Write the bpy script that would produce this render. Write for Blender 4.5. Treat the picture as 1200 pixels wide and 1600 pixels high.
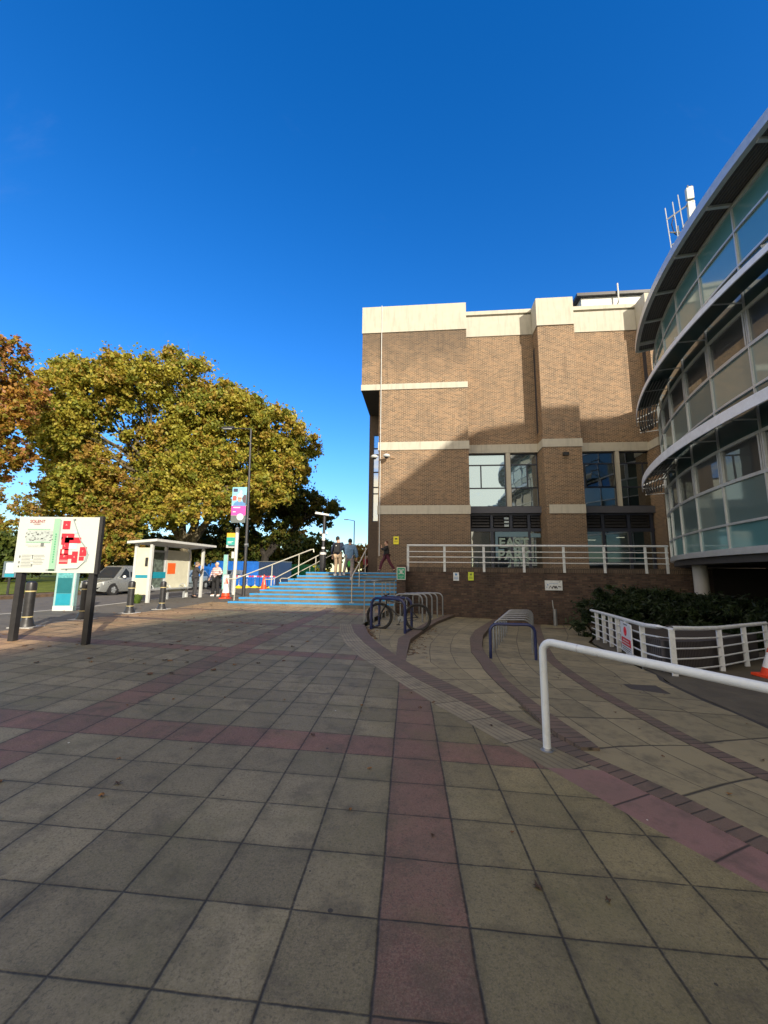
import bpy, bmesh, math, random
import numpy as np
from mathutils import Vector, Matrix
rnd = random.Random(7)
R = math.radians
for o in list(bpy.data.objects): bpy.data.objects.remove(o)
scene = bpy.context.scene
col = scene.collection

# ------------------------------------------------------------------ camera
CAMZ = 1.6
cd = bpy.data.cameras.new('camera'); cam = bpy.data.objects.new('camera', cd); col.objects.link(cam)
cd.sensor_fit = 'VERTICAL'; cd.sensor_height = 24.0; cd.lens = 24.0 * 630 / 1600
cd.clip_start = 0.05; cd.clip_end = 3000
_p, _r = 0.147, 0.010
_f = Vector((0, math.cos(_p), math.sin(_p))); _u = Vector((0, -math.sin(_p), math.cos(_p))); _x = Vector((1, 0, 0))
_X = _x * math.cos(_r) + _u * math.sin(_r); _U = _u * math.cos(_r) - _x * math.sin(_r)
M = Matrix((( _X[0], _U[0], -_f[0], 0), (_X[1], _U[1], -_f[1], 0), (_X[2], _U[2], -_f[2], CAMZ), (0, 0, 0, 1)))
cam.matrix_world = M
scene.camera = cam
scene.render.resolution_x = 768; scene.render.resolution_y = 1024

# ------------------------------------------------------------------ light
SUN_H = Vector((-0.4711, 0.8821)); SUN_EL = R(21.3)      # direction the light travels
w = bpy.data.worlds.new('World'); scene.world = w; w.use_nodes = True
nt = w.node_tree; nt.nodes.clear()
wo = nt.nodes.new('ShaderNodeOutputWorld'); bg = nt.nodes.new('ShaderNodeBackground')
sky = nt.nodes.new('ShaderNodeTexSky'); sky.sky_type = 'NISHITA'; sky.sun_disc = False
sky.sun_elevation = SUN_EL; sky.sun_rotation = math.atan2(-SUN_H.x, -SUN_H.y)
sky.air_density = 1.0; sky.dust_density = 0.05; sky.ozone_density = 3.2; sky.altitude = 0
hs = nt.nodes.new('ShaderNodeHueSaturation'); hs.inputs['Saturation'].default_value = 1.34; hs.inputs['Hue'].default_value = .512
nt.links.new(sky.outputs[0], hs.inputs['Color'])
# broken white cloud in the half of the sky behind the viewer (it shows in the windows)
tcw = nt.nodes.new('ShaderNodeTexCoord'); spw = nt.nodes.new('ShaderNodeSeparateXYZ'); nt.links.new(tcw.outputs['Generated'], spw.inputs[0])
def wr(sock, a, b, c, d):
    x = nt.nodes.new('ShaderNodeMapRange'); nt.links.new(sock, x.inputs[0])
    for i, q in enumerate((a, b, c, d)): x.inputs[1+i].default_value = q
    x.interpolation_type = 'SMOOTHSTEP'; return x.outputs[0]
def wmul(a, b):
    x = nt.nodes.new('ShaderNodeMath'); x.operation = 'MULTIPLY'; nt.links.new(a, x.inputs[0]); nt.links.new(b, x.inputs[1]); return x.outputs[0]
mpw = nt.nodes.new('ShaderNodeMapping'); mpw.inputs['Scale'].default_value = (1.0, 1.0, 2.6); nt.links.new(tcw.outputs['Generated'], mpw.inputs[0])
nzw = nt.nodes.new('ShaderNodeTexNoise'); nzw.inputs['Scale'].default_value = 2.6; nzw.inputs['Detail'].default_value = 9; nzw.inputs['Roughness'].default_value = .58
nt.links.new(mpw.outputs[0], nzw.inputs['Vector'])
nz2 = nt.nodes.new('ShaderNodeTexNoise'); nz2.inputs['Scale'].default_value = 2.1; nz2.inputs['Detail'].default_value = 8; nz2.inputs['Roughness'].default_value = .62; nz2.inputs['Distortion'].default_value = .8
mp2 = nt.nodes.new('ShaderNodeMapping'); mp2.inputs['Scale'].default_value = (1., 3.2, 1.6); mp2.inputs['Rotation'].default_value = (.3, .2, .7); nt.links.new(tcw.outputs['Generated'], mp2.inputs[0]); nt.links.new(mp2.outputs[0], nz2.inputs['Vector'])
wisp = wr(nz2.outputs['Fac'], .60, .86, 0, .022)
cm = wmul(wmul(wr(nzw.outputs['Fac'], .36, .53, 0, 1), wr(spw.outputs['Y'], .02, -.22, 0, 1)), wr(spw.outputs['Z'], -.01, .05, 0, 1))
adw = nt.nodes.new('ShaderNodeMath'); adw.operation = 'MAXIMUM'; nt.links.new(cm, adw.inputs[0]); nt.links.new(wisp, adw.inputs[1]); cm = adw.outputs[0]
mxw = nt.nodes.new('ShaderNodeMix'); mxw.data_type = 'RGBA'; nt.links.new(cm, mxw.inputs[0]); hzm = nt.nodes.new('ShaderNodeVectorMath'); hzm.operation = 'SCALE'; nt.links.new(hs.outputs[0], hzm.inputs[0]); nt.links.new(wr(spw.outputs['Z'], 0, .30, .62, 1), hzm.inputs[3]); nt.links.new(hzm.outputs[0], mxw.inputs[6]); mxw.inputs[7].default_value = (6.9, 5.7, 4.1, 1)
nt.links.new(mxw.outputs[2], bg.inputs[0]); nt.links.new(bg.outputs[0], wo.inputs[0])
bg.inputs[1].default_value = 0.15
sl = bpy.data.lights.new('sun', 'SUN'); sl.energy = 3.5; sl.angle = R(0.53); sl.color = (1.0, 0.9, 0.74)
so = bpy.data.objects.new('sun', sl); col.objects.link(so)
so.rotation_euler = Vector((SUN_H.x * math.cos(SUN_EL), SUN_H.y * math.cos(SUN_EL), -math.sin(SUN_EL))).to_track_quat('-Z', 'Y').to_euler()
scene.view_settings.view_transform = 'Standard'; scene.view_settings.look = 'None'
scene.view_settings.gamma = 1.0; scene.view_settings.exposure = 0.85; scene.view_settings.use_curve_mapping = False
scene.render.engine = 'CYCLES'

# ------------------------------------------------------------------ helpers
class MB:
    def __init__(s): s.v = []; s.f = []; s.m = []; s.uv = {}
    def add(s, vs, fs, mi=0):
        b = len(s.v); s.v += [tuple(v) for v in vs]
        for f in fs: s.f.append(tuple(b + i for i in f)); s.m.append(mi)
    def box(s, x0, x1, y0, y1, z0, z1, mi=0):
        s.add([(x0,y0,z0),(x1,y0,z0),(x1,y1,z0),(x0,y1,z0),(x0,y0,z1),(x1,y0,z1),(x1,y1,z1),(x0,y1,z1)],
              [(0,3,2,1),(4,5,6,7),(0,1,5,4),(1,2,6,5),(2,3,7,6),(3,0,4,7)], mi)
    def hexa(s, b, t, mi=0):        # b,t: 4 bottom and 4 top points, ccw from above
        s.add(list(b) + list(t), [(0,3,2,1),(4,5,6,7),(0,1,5,4),(1,2,6,5),(2,3,7,6),(3,0,4,7)], mi)
    def bar(s, a, b, wx, wz, mi=0):
        a = Vector(a); b = Vector(b); d = (b - a).normalized()
        up = Vector((0,0,1)) if abs(d.z) < .95 else Vector((0,1,0))
        sx = d.cross(up).normalized() * wx / 2; sz = sx.normalized().cross(d).normalized() * wz / 2
        vs = [a-sx-sz, a+sx-sz, a+sx+sz, a-sx+sz, b-sx-sz, b+sx-sz, b+sx+sz, b-sx+sz]
        s.add(vs, [(3,2,1,0),(4,5,6,7),(0,1,5,4),(1,2,6,5),(2,3,7,6),(3,0,4,7)], mi)
    def tube(s, pts, r, n=8, mi=0, cap=True, closed=False):
        pts = [Vector(p) for p in pts]; k = len(pts)
        rs = r if isinstance(r, (list, tuple)) else [r] * k
        rings = []; prev = None
        for i, p in enumerate(pts):
            if closed: d = (pts[(i+1) % k] - pts[i-1]).normalized()
            else: d = (pts[min(i+1, k-1)] - pts[max(i-1, 0)]).normalized()
            if prev is None:
                up = Vector((0,0,1)) if abs(d.z) < .9 else Vector((1,0,0))
                a = d.cross(up).normalized()
            else:
                a = (prev - d * prev.dot(d)).normalized()
            prev = a; b = d.cross(a)
            rings.append([p + (a * math.cos(2*math.pi*j/n) + b * math.sin(2*math.pi*j/n)) * rs[i] for j in range(n)])
        vs = [v for r_ in rings for v in r_]; fs = []
        for i in range(k if closed else k - 1):
            i2 = (i + 1) % k
            for j in range(n):
                fs.append((i*n+j, i*n+(j+1)%n, i2*n+(j+1)%n, i2*n+j))
        if cap and not closed:
            fs.append(tuple(range(n-1, -1, -1))); fs.append(tuple((k-1)*n + j for j in range(n)))
        s.add(vs, fs, mi)
    def lathe(s, prof, c=(0,0,0), n=16, mi=0):      # prof: (r,z) from the bottom up
        vs = []; fs = []
        for (r, z) in prof:
            for j in range(n): vs.append((c[0]+r*math.cos(2*math.pi*j/n), c[1]+r*math.sin(2*math.pi*j/n), c[2]+z))
        k = len(prof)
        for i in range(k-1):
            for j in range(n): fs.append((i*n+j, i*n+(j+1)%n, (i+1)*n+(j+1)%n, (i+1)*n+j))
        fs.append(tuple(range(n-1,-1,-1))); fs.append(tuple((k-1)*n+j for j in range(n)))
        s.add(vs, fs, mi)
    def prism(s, poly, axis, a, b, mi=0):           # extrude a 2D polygon along an axis
        def P(p, t): return {'x': (t, p[0], p[1]), 'y': (p[0], t, p[1]), 'z': (p[0], p[1], t)}[axis]
        n = len(poly); vs = [P(p, a) for p in poly] + [P(p, b) for p in poly]
        fs = [tuple(range(n)), tuple(range(2*n-1, n-1, -1))] + [(i, n+i, n+(i+1)%n, (i+1)%n) for i in range(n)]
        s.add(vs, fs, mi)
    def sphere(s, c, r, n=10, m=7, mi=0):
        rx, ry, rz = r if isinstance(r, (list, tuple)) else (r, r, r)
        vs = [(c[0], c[1], c[2]-rz)]; fs = []
        for i in range(1, m):
            t = -math.pi/2 + math.pi*i/m
            for j in range(n):
                a = 2*math.pi*j/n; vs.append((c[0]+rx*math.cos(t)*math.cos(a), c[1]+ry*math.cos(t)*math.sin(a), c[2]+rz*math.sin(t)))
        vs.append((c[0], c[1], c[2]+rz)); L = len(vs)-1
        for j in range(n): fs.append((0, 1+(j+1)%n, 1+j))
        for i in range(m-2):
            for j in range(n): fs.append((1+i*n+j, 1+i*n+(j+1)%n, 1+(i+1)*n+(j+1)%n, 1+(i+1)*n+j))
        for j in range(n): fs.append((1+(m-2)*n+j, 1+(m-2)*n+(j+1)%n, L))
        s.add(vs, fs, mi)
    def build(s, name, mats, parent=None, smooth=False, fix=True):
        me = bpy.data.meshes.new(name); me.from_pydata(s.v, [], s.f)
        if not isinstance(mats, (list, tuple)): mats = [mats]
        for m in mats: me.materials.append(m)
        me.polygons.foreach_set('material_index', s.m)
        if fix:
            bm = bmesh.new(); bm.from_mesh(me); bmesh.ops.recalc_face_normals(bm, faces=bm.faces); bm.to_mesh(me); bm.free()
        if smooth:
            me.polygons.foreach_set('use_smooth', [True]*len(me.polygons))
            try: me.set_sharp_from_angle(angle=R(38))
            except Exception: pass
        me.update()
        o = bpy.data.objects.new(name, me); col.objects.link(o)
        if parent is not None: o.parent = parent
        return o

def tag(o, label=None, cat=None, group=None, kind=None):
    if label: o['label'] = label
    if cat: o['category'] = cat
    if group: o['group'] = group
    if kind: o['kind'] = kind
    return o
def empty(name, loc, rz=0, label=None, cat=None, group=None):
    o = bpy.data.objects.new(name, None); col.objects.link(o); o.location = loc; o.rotation_euler = (0, 0, rz)
    o.empty_display_size = .2
    return tag(o, label, cat, group)
def copy_tree(o, parent=None):
    c = o.copy(); col.objects.link(c)
    if parent is not None: c.parent = parent
    for ch in o.children: copy_tree(ch, c)
    return c

# ------------------------------------------------------------------ materials
class N:
    def __init__(s, name):
        s.m = bpy.data.materials.new(name); s.m.use_nodes = True; s.t = s.m.node_tree
        s.t.nodes.clear(); s.out = s.t.nodes.new('ShaderNodeOutputMaterial')
    def n(s, typ, **k):
        x = s.t.nodes.new(typ)
        for a, b in k.items(): setattr(x, a, b)
        return x
    def put(s, sock, v):
        if isinstance(v, bpy.types.NodeSocket): s.t.links.new(v, sock)
        elif v is not None:
            if isinstance(v, (tuple, list)) and len(v) == 3 and sock.type == 'RGBA': v = (*v, 1)
            sock.default_value = v
    def math(s, op, a, b=None, c=None, clamp=False):
        x = s.n('ShaderNodeMath', operation=op, use_clamp=clamp); s.put(x.inputs[0], a)
        if b is not None: s.put(x.inputs[1], b)
        if c is not None: s.put(x.inputs[2], c)
        return x.outputs[0]
    def coord(s, kind='Object'): return s.n('ShaderNodeTexCoord').outputs[kind]
    def sep(s, v): x = s.n('ShaderNodeSeparateXYZ'); s.put(x.inputs[0], v); return x.outputs
    def comb(s, a, b, c=0.0):
        x = s.n('ShaderNodeCombineXYZ'); s.put(x.inputs[0], a); s.put(x.inputs[1], b); s.put(x.inputs[2], c); return x.outputs[0]
    def noise(s, vec, scale, detail=3, rough=.55, out='Fac'):
        x = s.n('ShaderNodeTexNoise'); s.put(x.inputs['Vector'], vec); x.inputs['Scale'].default_value = scale
        x.inputs['Detail'].default_value = detail; x.inputs['Roughness'].default_value = rough; return x.outputs[out]
    def white(s, vec):
        x = s.n('ShaderNodeTexWhiteNoise'); x.noise_dimensions = '3D'; s.put(x.inputs['Vector'], vec); return x.outputs['Value']
    def vor(s, vec, scale):
        x = s.n('ShaderNodeTexVoronoi'); s.put(x.inputs['Vector'], vec); x.inputs['Scale'].default_value = scale; return x.outputs
    def mix(s, f, a, b, typ='MIX'):
        x = s.n('ShaderNodeMix', data_type='RGBA', blend_type=typ); s.put(x.inputs[0], f); s.put(x.inputs[6], a); s.put(x.inputs[7], b); return x.outputs[2]
    def ramp(s, f, stops):
        x = s.n('ShaderNodeValToRGB'); s.put(x.inputs[0], f); e = x.color_ramp.elements
        while len(e) < len(stops): e.new(.5)
        for i, (p, c) in enumerate(stops):
            e[i].position = p; e[i].color = (*c, 1) if len(c) == 3 else c
        return x.outputs[0]
    def rng(s, v, a, b, c=0., d=1.):
        x = s.n('ShaderNodeMapRange'); s.put(x.inputs[0], v)
        for i, q in enumerate((a, b, c, d)): x.inputs[1+i].default_value = q
        return x.outputs[0]
    def bump(s, h, strength=.3, dist=.01):
        x = s.n('ShaderNodeBump'); s.put(x.inputs['Height'], h); x.inputs['Strength'].default_value = strength
        x.inputs['Distance'].default_value = dist; return x.outputs[0]
    def pbr(s, c, rough=.7, metal=0., normal=None, spec=None, ior=None, coat=None, trans=None, sub=None):
        x = s.n('ShaderNodeBsdfPrincipled'); s.put(x.inputs['Base Color'], c); s.put(x.inputs['Roughness'], rough)
        s.put(x.inputs['Metallic'], metal)
        if normal is not None: s.put(x.inputs['Normal'], normal)
        if spec is not None: x.inputs['Specular IOR Level'].default_value = spec
        if ior is not None: x.inputs['IOR'].default_value = ior
        if coat is not None: x.inputs['Coat Weight'].default_value = coat
        if trans is not None: x.inputs['Transmission Weight'].default_value = trans
        s.bsdf = x; return x.outputs[0]
    def done(s, sh): s.put(s.out.inputs['Surface'], sh); return s.m

def plain(name, c, rough=.6, metal=0., var=.12, scale=6., spec=None, coat=None, bump=0.):
    """paint / metal / fabric with mild tonal variation and dirt specks"""
    k = N(name); o = k.coord()
    a = k.noise(o, scale, 5); b = k.noise(o, scale*9, 2)
    v = k.math('ADD', k.math('MULTIPLY', a, .7), k.math('MULTIPLY', b, .3))
    lo = tuple(x*(1-var) for x in c); hi = tuple(min(1, x*(1+var)) for x in c)
    cc = k.ramp(v, [(.3, lo), (.7, hi)])
    nrm = k.bump(b, bump, .01) if bump else None
    return k.done(k.pbr(cc, k.rng(a, .3, .7, rough*.85, min(1, rough*1.15)), metal, nrm, spec, coat=coat))

def joints(k, c, w):
    f = k.math('FRACT', c); d = k.math('MINIMUM', f, k.math('SUBTRACT', 1., f))
    return d
def paving_world(name):
    k = N(name); o = k.sep(k.coord()); s = 1.6/3.84; th = -.061
    wob = k.noise(k.coord(), 2.2, 2)
    wob = k.math('MULTIPLY', k.math('SUBTRACT', wob, .5), .035)
    u = k.math('ADD', k.math('ADD', k.math('MULTIPLY', o[0], math.cos(th)/s), k.math('MULTIPLY', o[1], math.sin(th)/s)), .32)
    v = k.math('SUBTRACT', k.math('SUBTRACT', k.math('MULTIPLY', o[1], math.cos(th)/s), k.math('MULTIPLY', o[0], math.sin(th)/s)), 5.12)
    u = k.math('ADD', u, wob); v = k.math('ADD', v, wob)
    fu = k.math('FLOOR', u); fv = k.math('FLOOR', v); idv = k.comb(fu, fv, 1.3)
    d = k.math('MINIMUM', joints(k, u, 0), k.math('MULTIPLY', joints(k, v, 0), 1.35))
    P = k.coord()
    edge = k.noise(P, 30, 2)
    jn = k.math('SUBTRACT', k.rng(d, .006, .026, 1., 0.), k.math('MULTIPLY', k.rng(edge, .45, .75), .45), clamp=True)
    # red bands
    def inside(c, a, b): return k.math('MULTIPLY', k.math('GREATER_THAN', c, a), k.math('LESS_THAN', c, b))
    m9 = k.math('MODULO', k.math('ADD', fv, 86.), 9.)
    red = k.math('MAXIMUM', inside(fu, -.5, .5), k.math('MAXIMUM', inside(fu, -8.5, -7.5), k.math('LESS_THAN', k.math('ABSOLUTE', m9), .5)))
    near = k.rng(u, -1.5, 2.2)           # the yellowish buff batch of slabs
    w1 = k.white(idv); w2 = k.white(k.comb(fv, fu, 7.7))
    buff = k.mix(w1, (.135, .118, .052), (.228, .196, .090))
    grey = k.mix(w1, (.134, .122, .072), (.220, .200, .124))
    base = k.mix(near, grey, buff)
    tan = k.mix(k.rng(o[0], -5.7, -6.6), base, k.mix(w2, (.42, .245, .115), (.50, .32, .165)))  # tan slabs, painted brighter where the left strip is sunlit
    tan = k.mix(k.rng(o[1], 15.8, 16.6), tan, (.42, .27, .13))  # same sunlit tan painted at the foot of the steps
    redc = k.mix(w2, (.112, .056, .042), (.185, .088, .066))
    c = k.mix(red, tan, redc)
    g = k.noise(P, 120, 3, .8); c = k.mix(k.rng(g, .40, .75, 0., .7), c, k.mix(.5, c, (.44, .39, .29)), 'MIX')
    g2 = k.noise(P, 62, 4, .85); c = k.mix(k.rng(g2, .50, .66, 0., .7), c, (.040, .036, .028))
    st = k.noise(P, 3.1, 7, .72); c = k.mix(k.rng(st, .50, .72, 0., .78), c, (.058, .050, .034))
    ms_ = k.noise(P, 1.35, 6, .7); c = k.mix(k.rng(ms_, .50, .70, 0., .5), c, (.105, .105, .040))
    st2 = k.noise(P, .55, 4, .6); c = k.mix(k.rng(st2, .42, .68, 0., .42), c, (.085, .085, .055))
    vo = k.vor(P, 5.2); sp = k.math('LESS_THAN', vo['Distance'], k.math('MULTIPLY', k.white(vo['Color']), .075))
    c = k.mix(k.math('MULTIPLY', sp, k.math('GREATER_THAN', w2, .35)), c, (.03, .028, .024))
    vo2 = k.vor(P, 2.3); sp2 = k.math('LESS_THAN', vo2['Distance'], k.math('MULTIPLY', k.white(vo2['Color']), .030)); vo3 = k.vor(P, 1.1); sp3 = k.math('LESS_THAN', vo3['Distance'], k.math('MULTIPLY', k.noise(P, 25, 2), .13)); c = k.mix(k.math('MULTIPLY', sp3, .6), c, (.04, .036, .026))
    c = k.mix(sp2, c, (.62, .62, .56))
    gr = k.math('MULTIPLY', k.rng(d, .02, .17, 1., 0.), k.rng(k.noise(P, 6, 5, .7), .40, .66)); c = k.mix(k.math('MULTIPLY', gr, .6), c, (.050, .047, .026))
    c = k.mix(k.math('MULTIPLY', jn, .95), c, (.016, .015, .012))
    h = k.math('SUBTRACT', k.math('MULTIPLY', g, .35), k.math('MULTIPLY', jn, 1.2))
    h = k.math('ADD', h, k.math('MULTIPLY', w1, .35))
    return k.done(k.pbr(c, .66, 0, k.bump(h, .45, .006), spec=.5))
def paving_uv(name, c1, c2, ju=.02, jv=.02, vscale=1., corduroy=0, soffset=.0, red_every=None, jcol=(.02,.019,.016)):
    k = N(name); o = k.sep(k.coord('UV')); P = k.coord()
    u = o[0]; v = k.math('MULTIPLY', o[1], vscale)
    if soffset: v = k.math('ADD', v, k.math('MULTIPLY', k.math('FLOOR', u), soffset))
    fu = k.math('FLOOR', u); fv = k.math('FLOOR', v)
    du = joints(k, u, 0); dv = joints(k, v, 0)
    jn = k.math('MAXIMUM', k.rng(du, ju*.25, ju, 1., 0.), k.rng(dv, jv*.25, jv, 1., 0.))
    w1 = k.white(k.comb(fu, fv, 2.2)); c = k.mix(w1, c1, c2)
    if red_every:
        c = k.mix(1., c, k.mix(w1, (.16, .08, .075), (.21, .108, .1)))
    g = k.noise(P, 150, 2, .7); c = k.mix(k.rng(g, .3, .8, 0., .45), c, k.mix(.5, c, (.40, .38, .31)))
    st = k.noise(P, 4.3, 6, .68); c = k.mix(k.rng(st, .48, .72, 0., .68), c, (.058, .054, .042))
    st2 = k.noise(P, .9, 3, .6); c = k.mix(k.rng(st2, .45, .7, 0., .35), c, (.09, .088, .06))
    vo2 = k.vor(P, 2.6); sp2 = k.math('LESS_THAN', vo2['Distance'], k.math('MULTIPLY', k.white(vo2['Color']), .019))
    c = k.mix(sp2, c, (.6, .6, .55))
    h = k.math('MULTIPLY', g, .3)
    if corduroy:
        rb = joints(k, k.math('MULTIPLY', u, corduroy), 0)
        c = k.mix(k.rng(rb, .08, .20, .42, 0.), c, (.05, .048, .036)); h = k.math('ADD', h, rb)
    c = k.mix(k.math('MULTIPLY', jn, .92), c, jcol)
    h = k.math('SUBTRACT', h, jn)
    return k.done(k.pbr(c, .66, 0, k.bump(h, .45, .006), spec=.5))
def brick(name, c1, c2, mort, bw=.235, bh=.082, dirt=.3, ms=.013, dark=(.05,.04,.035), weather=False):
    k = N(name); tc = k.n('ShaderNodeTexCoord'); o = k.sep(tc.outputs['Object']); nn = k.sep(tc.outputs['Normal'])
    side = k.math('GREATER_THAN', k.math('ABSOLUTE', nn[0]), .7)
    flat = k.math('GREATER_THAN', k.math('ABSOLUTE', nn[2]), .7)
    u = k.math('ADD', k.math('MULTIPLY', o[1], side), k.math('MULTIPLY', o[0], k.math('SUBTRACT', 1., side)))
    z = k.math('ADD', k.math('MULTIPLY', o[2], k.math('SUBTRACT', 1., flat)), k.math('MULTIPLY', o[1], flat))
    br = k.n('ShaderNodeTexBrick'); k.put(br.inputs['Vector'], k.comb(u, z, 0.))
    br.inputs['Scale'].default_value = 1.; br.inputs['Mortar Size'].default_value = ms; br.inputs['Mortar Smooth'].default_value = .25
    br.inputs['Brick Width'].default_value = bw; br.inputs['Row Height'].default_value = bh; br.offset = .5
    k.put(br.inputs['Color1'], c1); k.put(br.inputs['Color2'], c2); k.put(br.inputs['Mortar'], mort)
    P = tc.outputs['Object']
    row = k.math('FLOOR', k.math('DIVIDE', z, bh))
    off = k.math('MULTIPLY', k.math('MODULO', row, 2.), .5)
    cell = k.white(k.comb(k.math('FLOOR', k.math('ADD', k.math('DIVIDE', u, bw), off)), row, 3.1))
    c = k.mix(k.rng(cell, 0., 1., 0., .45), br.outputs['Color'], k.mix(.45, br.outputs['Color'], (.42, .30, .19)))
    cell2 = k.math('GREATER_THAN', cell, .86); c = k.mix(k.math('MULTIPLY', cell2, .55), c, dark)
    a = k.noise(P, .8, 5, .65); c = k.mix(k.rng(a, .42, .72, 0., dirt), c, dark)
    b = k.noise(P, 2.6, 4, .6); c = k.mix(k.rng(b, .55, .8, 0., .3), c, k.mix(.5, c, (.36, .22, .13)))
    c = k.mix(k.math('MULTIPLY', br.outputs['Fac'], 1.), c, mort)
    if weather:      # sooty weathering under the tower parapet; brick also darker towards the bottom
        zz = o[2]; ed = k.math('MULTIPLY', k.math('SUBTRACT', a, .5), 3.2)
        top = k.math('MULTIPLY', k.rng(k.math('ADD', zz, ed), 14.6, 17.2), k.math('LESS_THAN', o[0], 4.22))
        low = k.rng(k.math('ADD', zz, ed), 7.2, 3.2)
        sk = k.noise(k.comb(k.math('MULTIPLY', u, 2.6), 0., k.math('MULTIPLY', zz, .22)), 1.4, 5, .65)
        c = k.mix(k.rng(sk, .54, .76, 0., .5), c, (.070, .058, .048))
        c = k.mix(k.math('MULTIPLY', k.math('MAXIMUM', top, low), .52), c, (.062, .052, .044))
    h = k.math('SUBTRACT', k.math('MULTIPLY', cell, .3), br.outputs['Fac'])
    return k.done(k.pbr(c, .88, 0, k.bump(h, .35, .012), spec=.3))
def concrete(name, c, streak=.6):
    k = N(name); P = k.coord(); o = k.sep(P)
    st = k.noise(k.comb(k.math('MULTIPLY', o[0], 3.), k.math('MULTIPLY', o[1], 3.), k.math('MULTIPLY', o[2], .35)), 1.6, 5, .6)
    a = k.noise(P, 3., 5); cc = k.mix(k.rng(a, .3, .7), tuple(x*.92 for x in c), c)
    cc = k.mix(k.rng(st, .5, .78, 0., streak), cc, tuple(x*.55 for x in c))
    return k.done(k.pbr(cc, .8, 0, k.bump(a, .1, .01), spec=.3))
def leafmat(name, c, tr=.35):
    k = N(name); P = k.coord(); a = k.noise(P, 1.3, 3); b = k.noise(P, 9., 2)
    v = k.math('ADD', k.math('MULTIPLY', a, .5), k.math('MULTIPLY', b, .5))
    cc = k.ramp(v, [(.35, tuple(x*.72 for x in c)), (.65, tuple(min(1, x*1.45) for x in c))])
    p = k.pbr(cc, .55, 0, spec=.35)
    t = k.n('ShaderNodeBsdfTranslucent'); k.put(t.inputs[0], k.mix(.3, cc, (c[0]*1.5, c[1]*1.4, c[2]*.5)))
    m = k.n('ShaderNodeMixShader'); m.inputs[0].default_value = tr; k.put(m.inputs[1], p); k.put(m.inputs[2], t.outputs[0])
    return k.done(m.outputs[0])
def glass_pane(name, tint, refl=.25, rough=.02, see=0., wav=.0, bl=.3, gcol=(.86, .93, .93)):
    """glazing: a tinted see-through or solid back coat under a mirror layer that grows at grazing angles"""
    k = N(name); P = k.coord()
    fr = k.n('ShaderNodeLayerWeight'); fr.inputs[0].default_value = bl
    f = k.math('ADD', k.math('MULTIPLY', fr.outputs['Fresnel'], 1.-refl), refl, clamp=True)
    nrm = k.bump(k.noise(P, .9, 2), wav, .02) if wav else None
    gl = k.n('ShaderNodeBsdfGlossy'); gl.inputs['Roughness'].default_value = rough; k.put(gl.inputs[0], gcol)
    if nrm is not None: k.put(gl.inputs['Normal'], nrm)
    if see:
        tr = k.n('ShaderNodeBsdfTransparent'); k.put(tr.inputs[0], tuple(x for x in tint)); base = tr.outputs[0]
    else:
        n_ = k.noise(P, 2.2, 4); rd = k.n('ShaderNodeObjectInfo').outputs['Random']; cc = k.mix(n_, tuple(x*.8 for x in tint), tint); cc = k.mix(k.rng(rd, 0, 1, 0, .5), cc, tuple(x*.45+.02 for x in tint)); base = k.pbr(cc, .35, 0, spec=.4)
    m = k.n('ShaderNodeMixShader'); k.put(m.inputs[0], f); k.put(m.inputs[1], base); k.put(m.inputs[2], gl.outputs[0])
    return k.done(m.outputs[0])
def emis(name, c, s):
    k = N(name); e = k.n('ShaderNodeEmission'); k.put(e.inputs[0], c); e.inputs[1].default_value = s; return k.done(e.outputs[0])

MT = {}
MT['white'] = plain('white_paint', (.56, .575, .56), .42, 0, .08, 5)
MT['white_dirty'] = plain('white_rail_paint', (.62, .66, .68), .45, 0, .16, 9)
MT['concrete'] = concrete('cream_concrete', (.52, .495, .415))
MT['concrete2'] = concrete('grey_concrete', (.46, .455, .43))
MT['soffit'] = plain('dark_soffit', (.055, .052, .05), .8)
MT['brick'] = brick('tan_brick', (.270, .160, .090), (.095, .062, .046), (.44, .34, .23), bw=.25, bh=.084, ms=.012, dirt=.5, weather=True)
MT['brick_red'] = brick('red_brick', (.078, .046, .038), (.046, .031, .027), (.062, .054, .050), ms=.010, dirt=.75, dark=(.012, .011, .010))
MT['kerbbrick'] = paving_uv('kerb_brick', (.086, .056, .043), (.135, .082, .060), .0001, .09, 1.)
MT['paving'] = paving_world('plaza_paving')
MT['path'] = paving_uv('path_paving', (.170, .148, .078), (.270, .232, .128), .02, .025, 1., soffset=.0)
MT['tactile'] = paving_uv('corduroy_paving', (.185, .158, .092), (.255, .222, .142), .0, .02, 1., corduroy=6)
MT['tred'] = paving_uv('edge_slab_paving', (.20, .182, .13), (.25, .228, .168), .0, .02, 1., red_every=7)
MT['asphalt'] = plain('asphalt', (.105, .096, .080), .9, 0, .4, 3, bump=.3)
MT['yard'] = plain('yard_asphalt', (.085, .075, .052), .9, 0, .35, 2, bump=.3)
MT['road'] = plain('road_asphalt', (.105, .098, .092), .9, 0, .35, 2, bump=.3)
MT['alu'] = plain('grey_aluminium', (.52, .55, .57), .38, .45, .12, 5)
MT['steel'] = plain('galvanised_steel', (.24, .255, .265), .40, .6, .18, 14)
MT['navy'] = plain('navy_gloss_paint', (.016, .024, .088), .35, 0, .2, 10)
MT['black'] = plain('black_paint', (.022, .022, .024), .42, 0, .25, 8)
MT['rubber'] = plain('rubber', (.02, .02, .02), .85)
MT['blackcloth'] = plain('black_cloth', (.022, .022, .025), .9, bump=.2)
MT['dkframe'] = plain('dark_blue_frame', (.030, .036, .055), .4)
MT['glassdark'] = glass_pane('window_glass', (.30, .36, .37), .30, .015, see=1, wav=.10)
MT['glassteal'] = glass_pane('teal_spandrel_glass', (.085, .27, .285), .18, .06, wav=.06, bl=.16)
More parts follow.
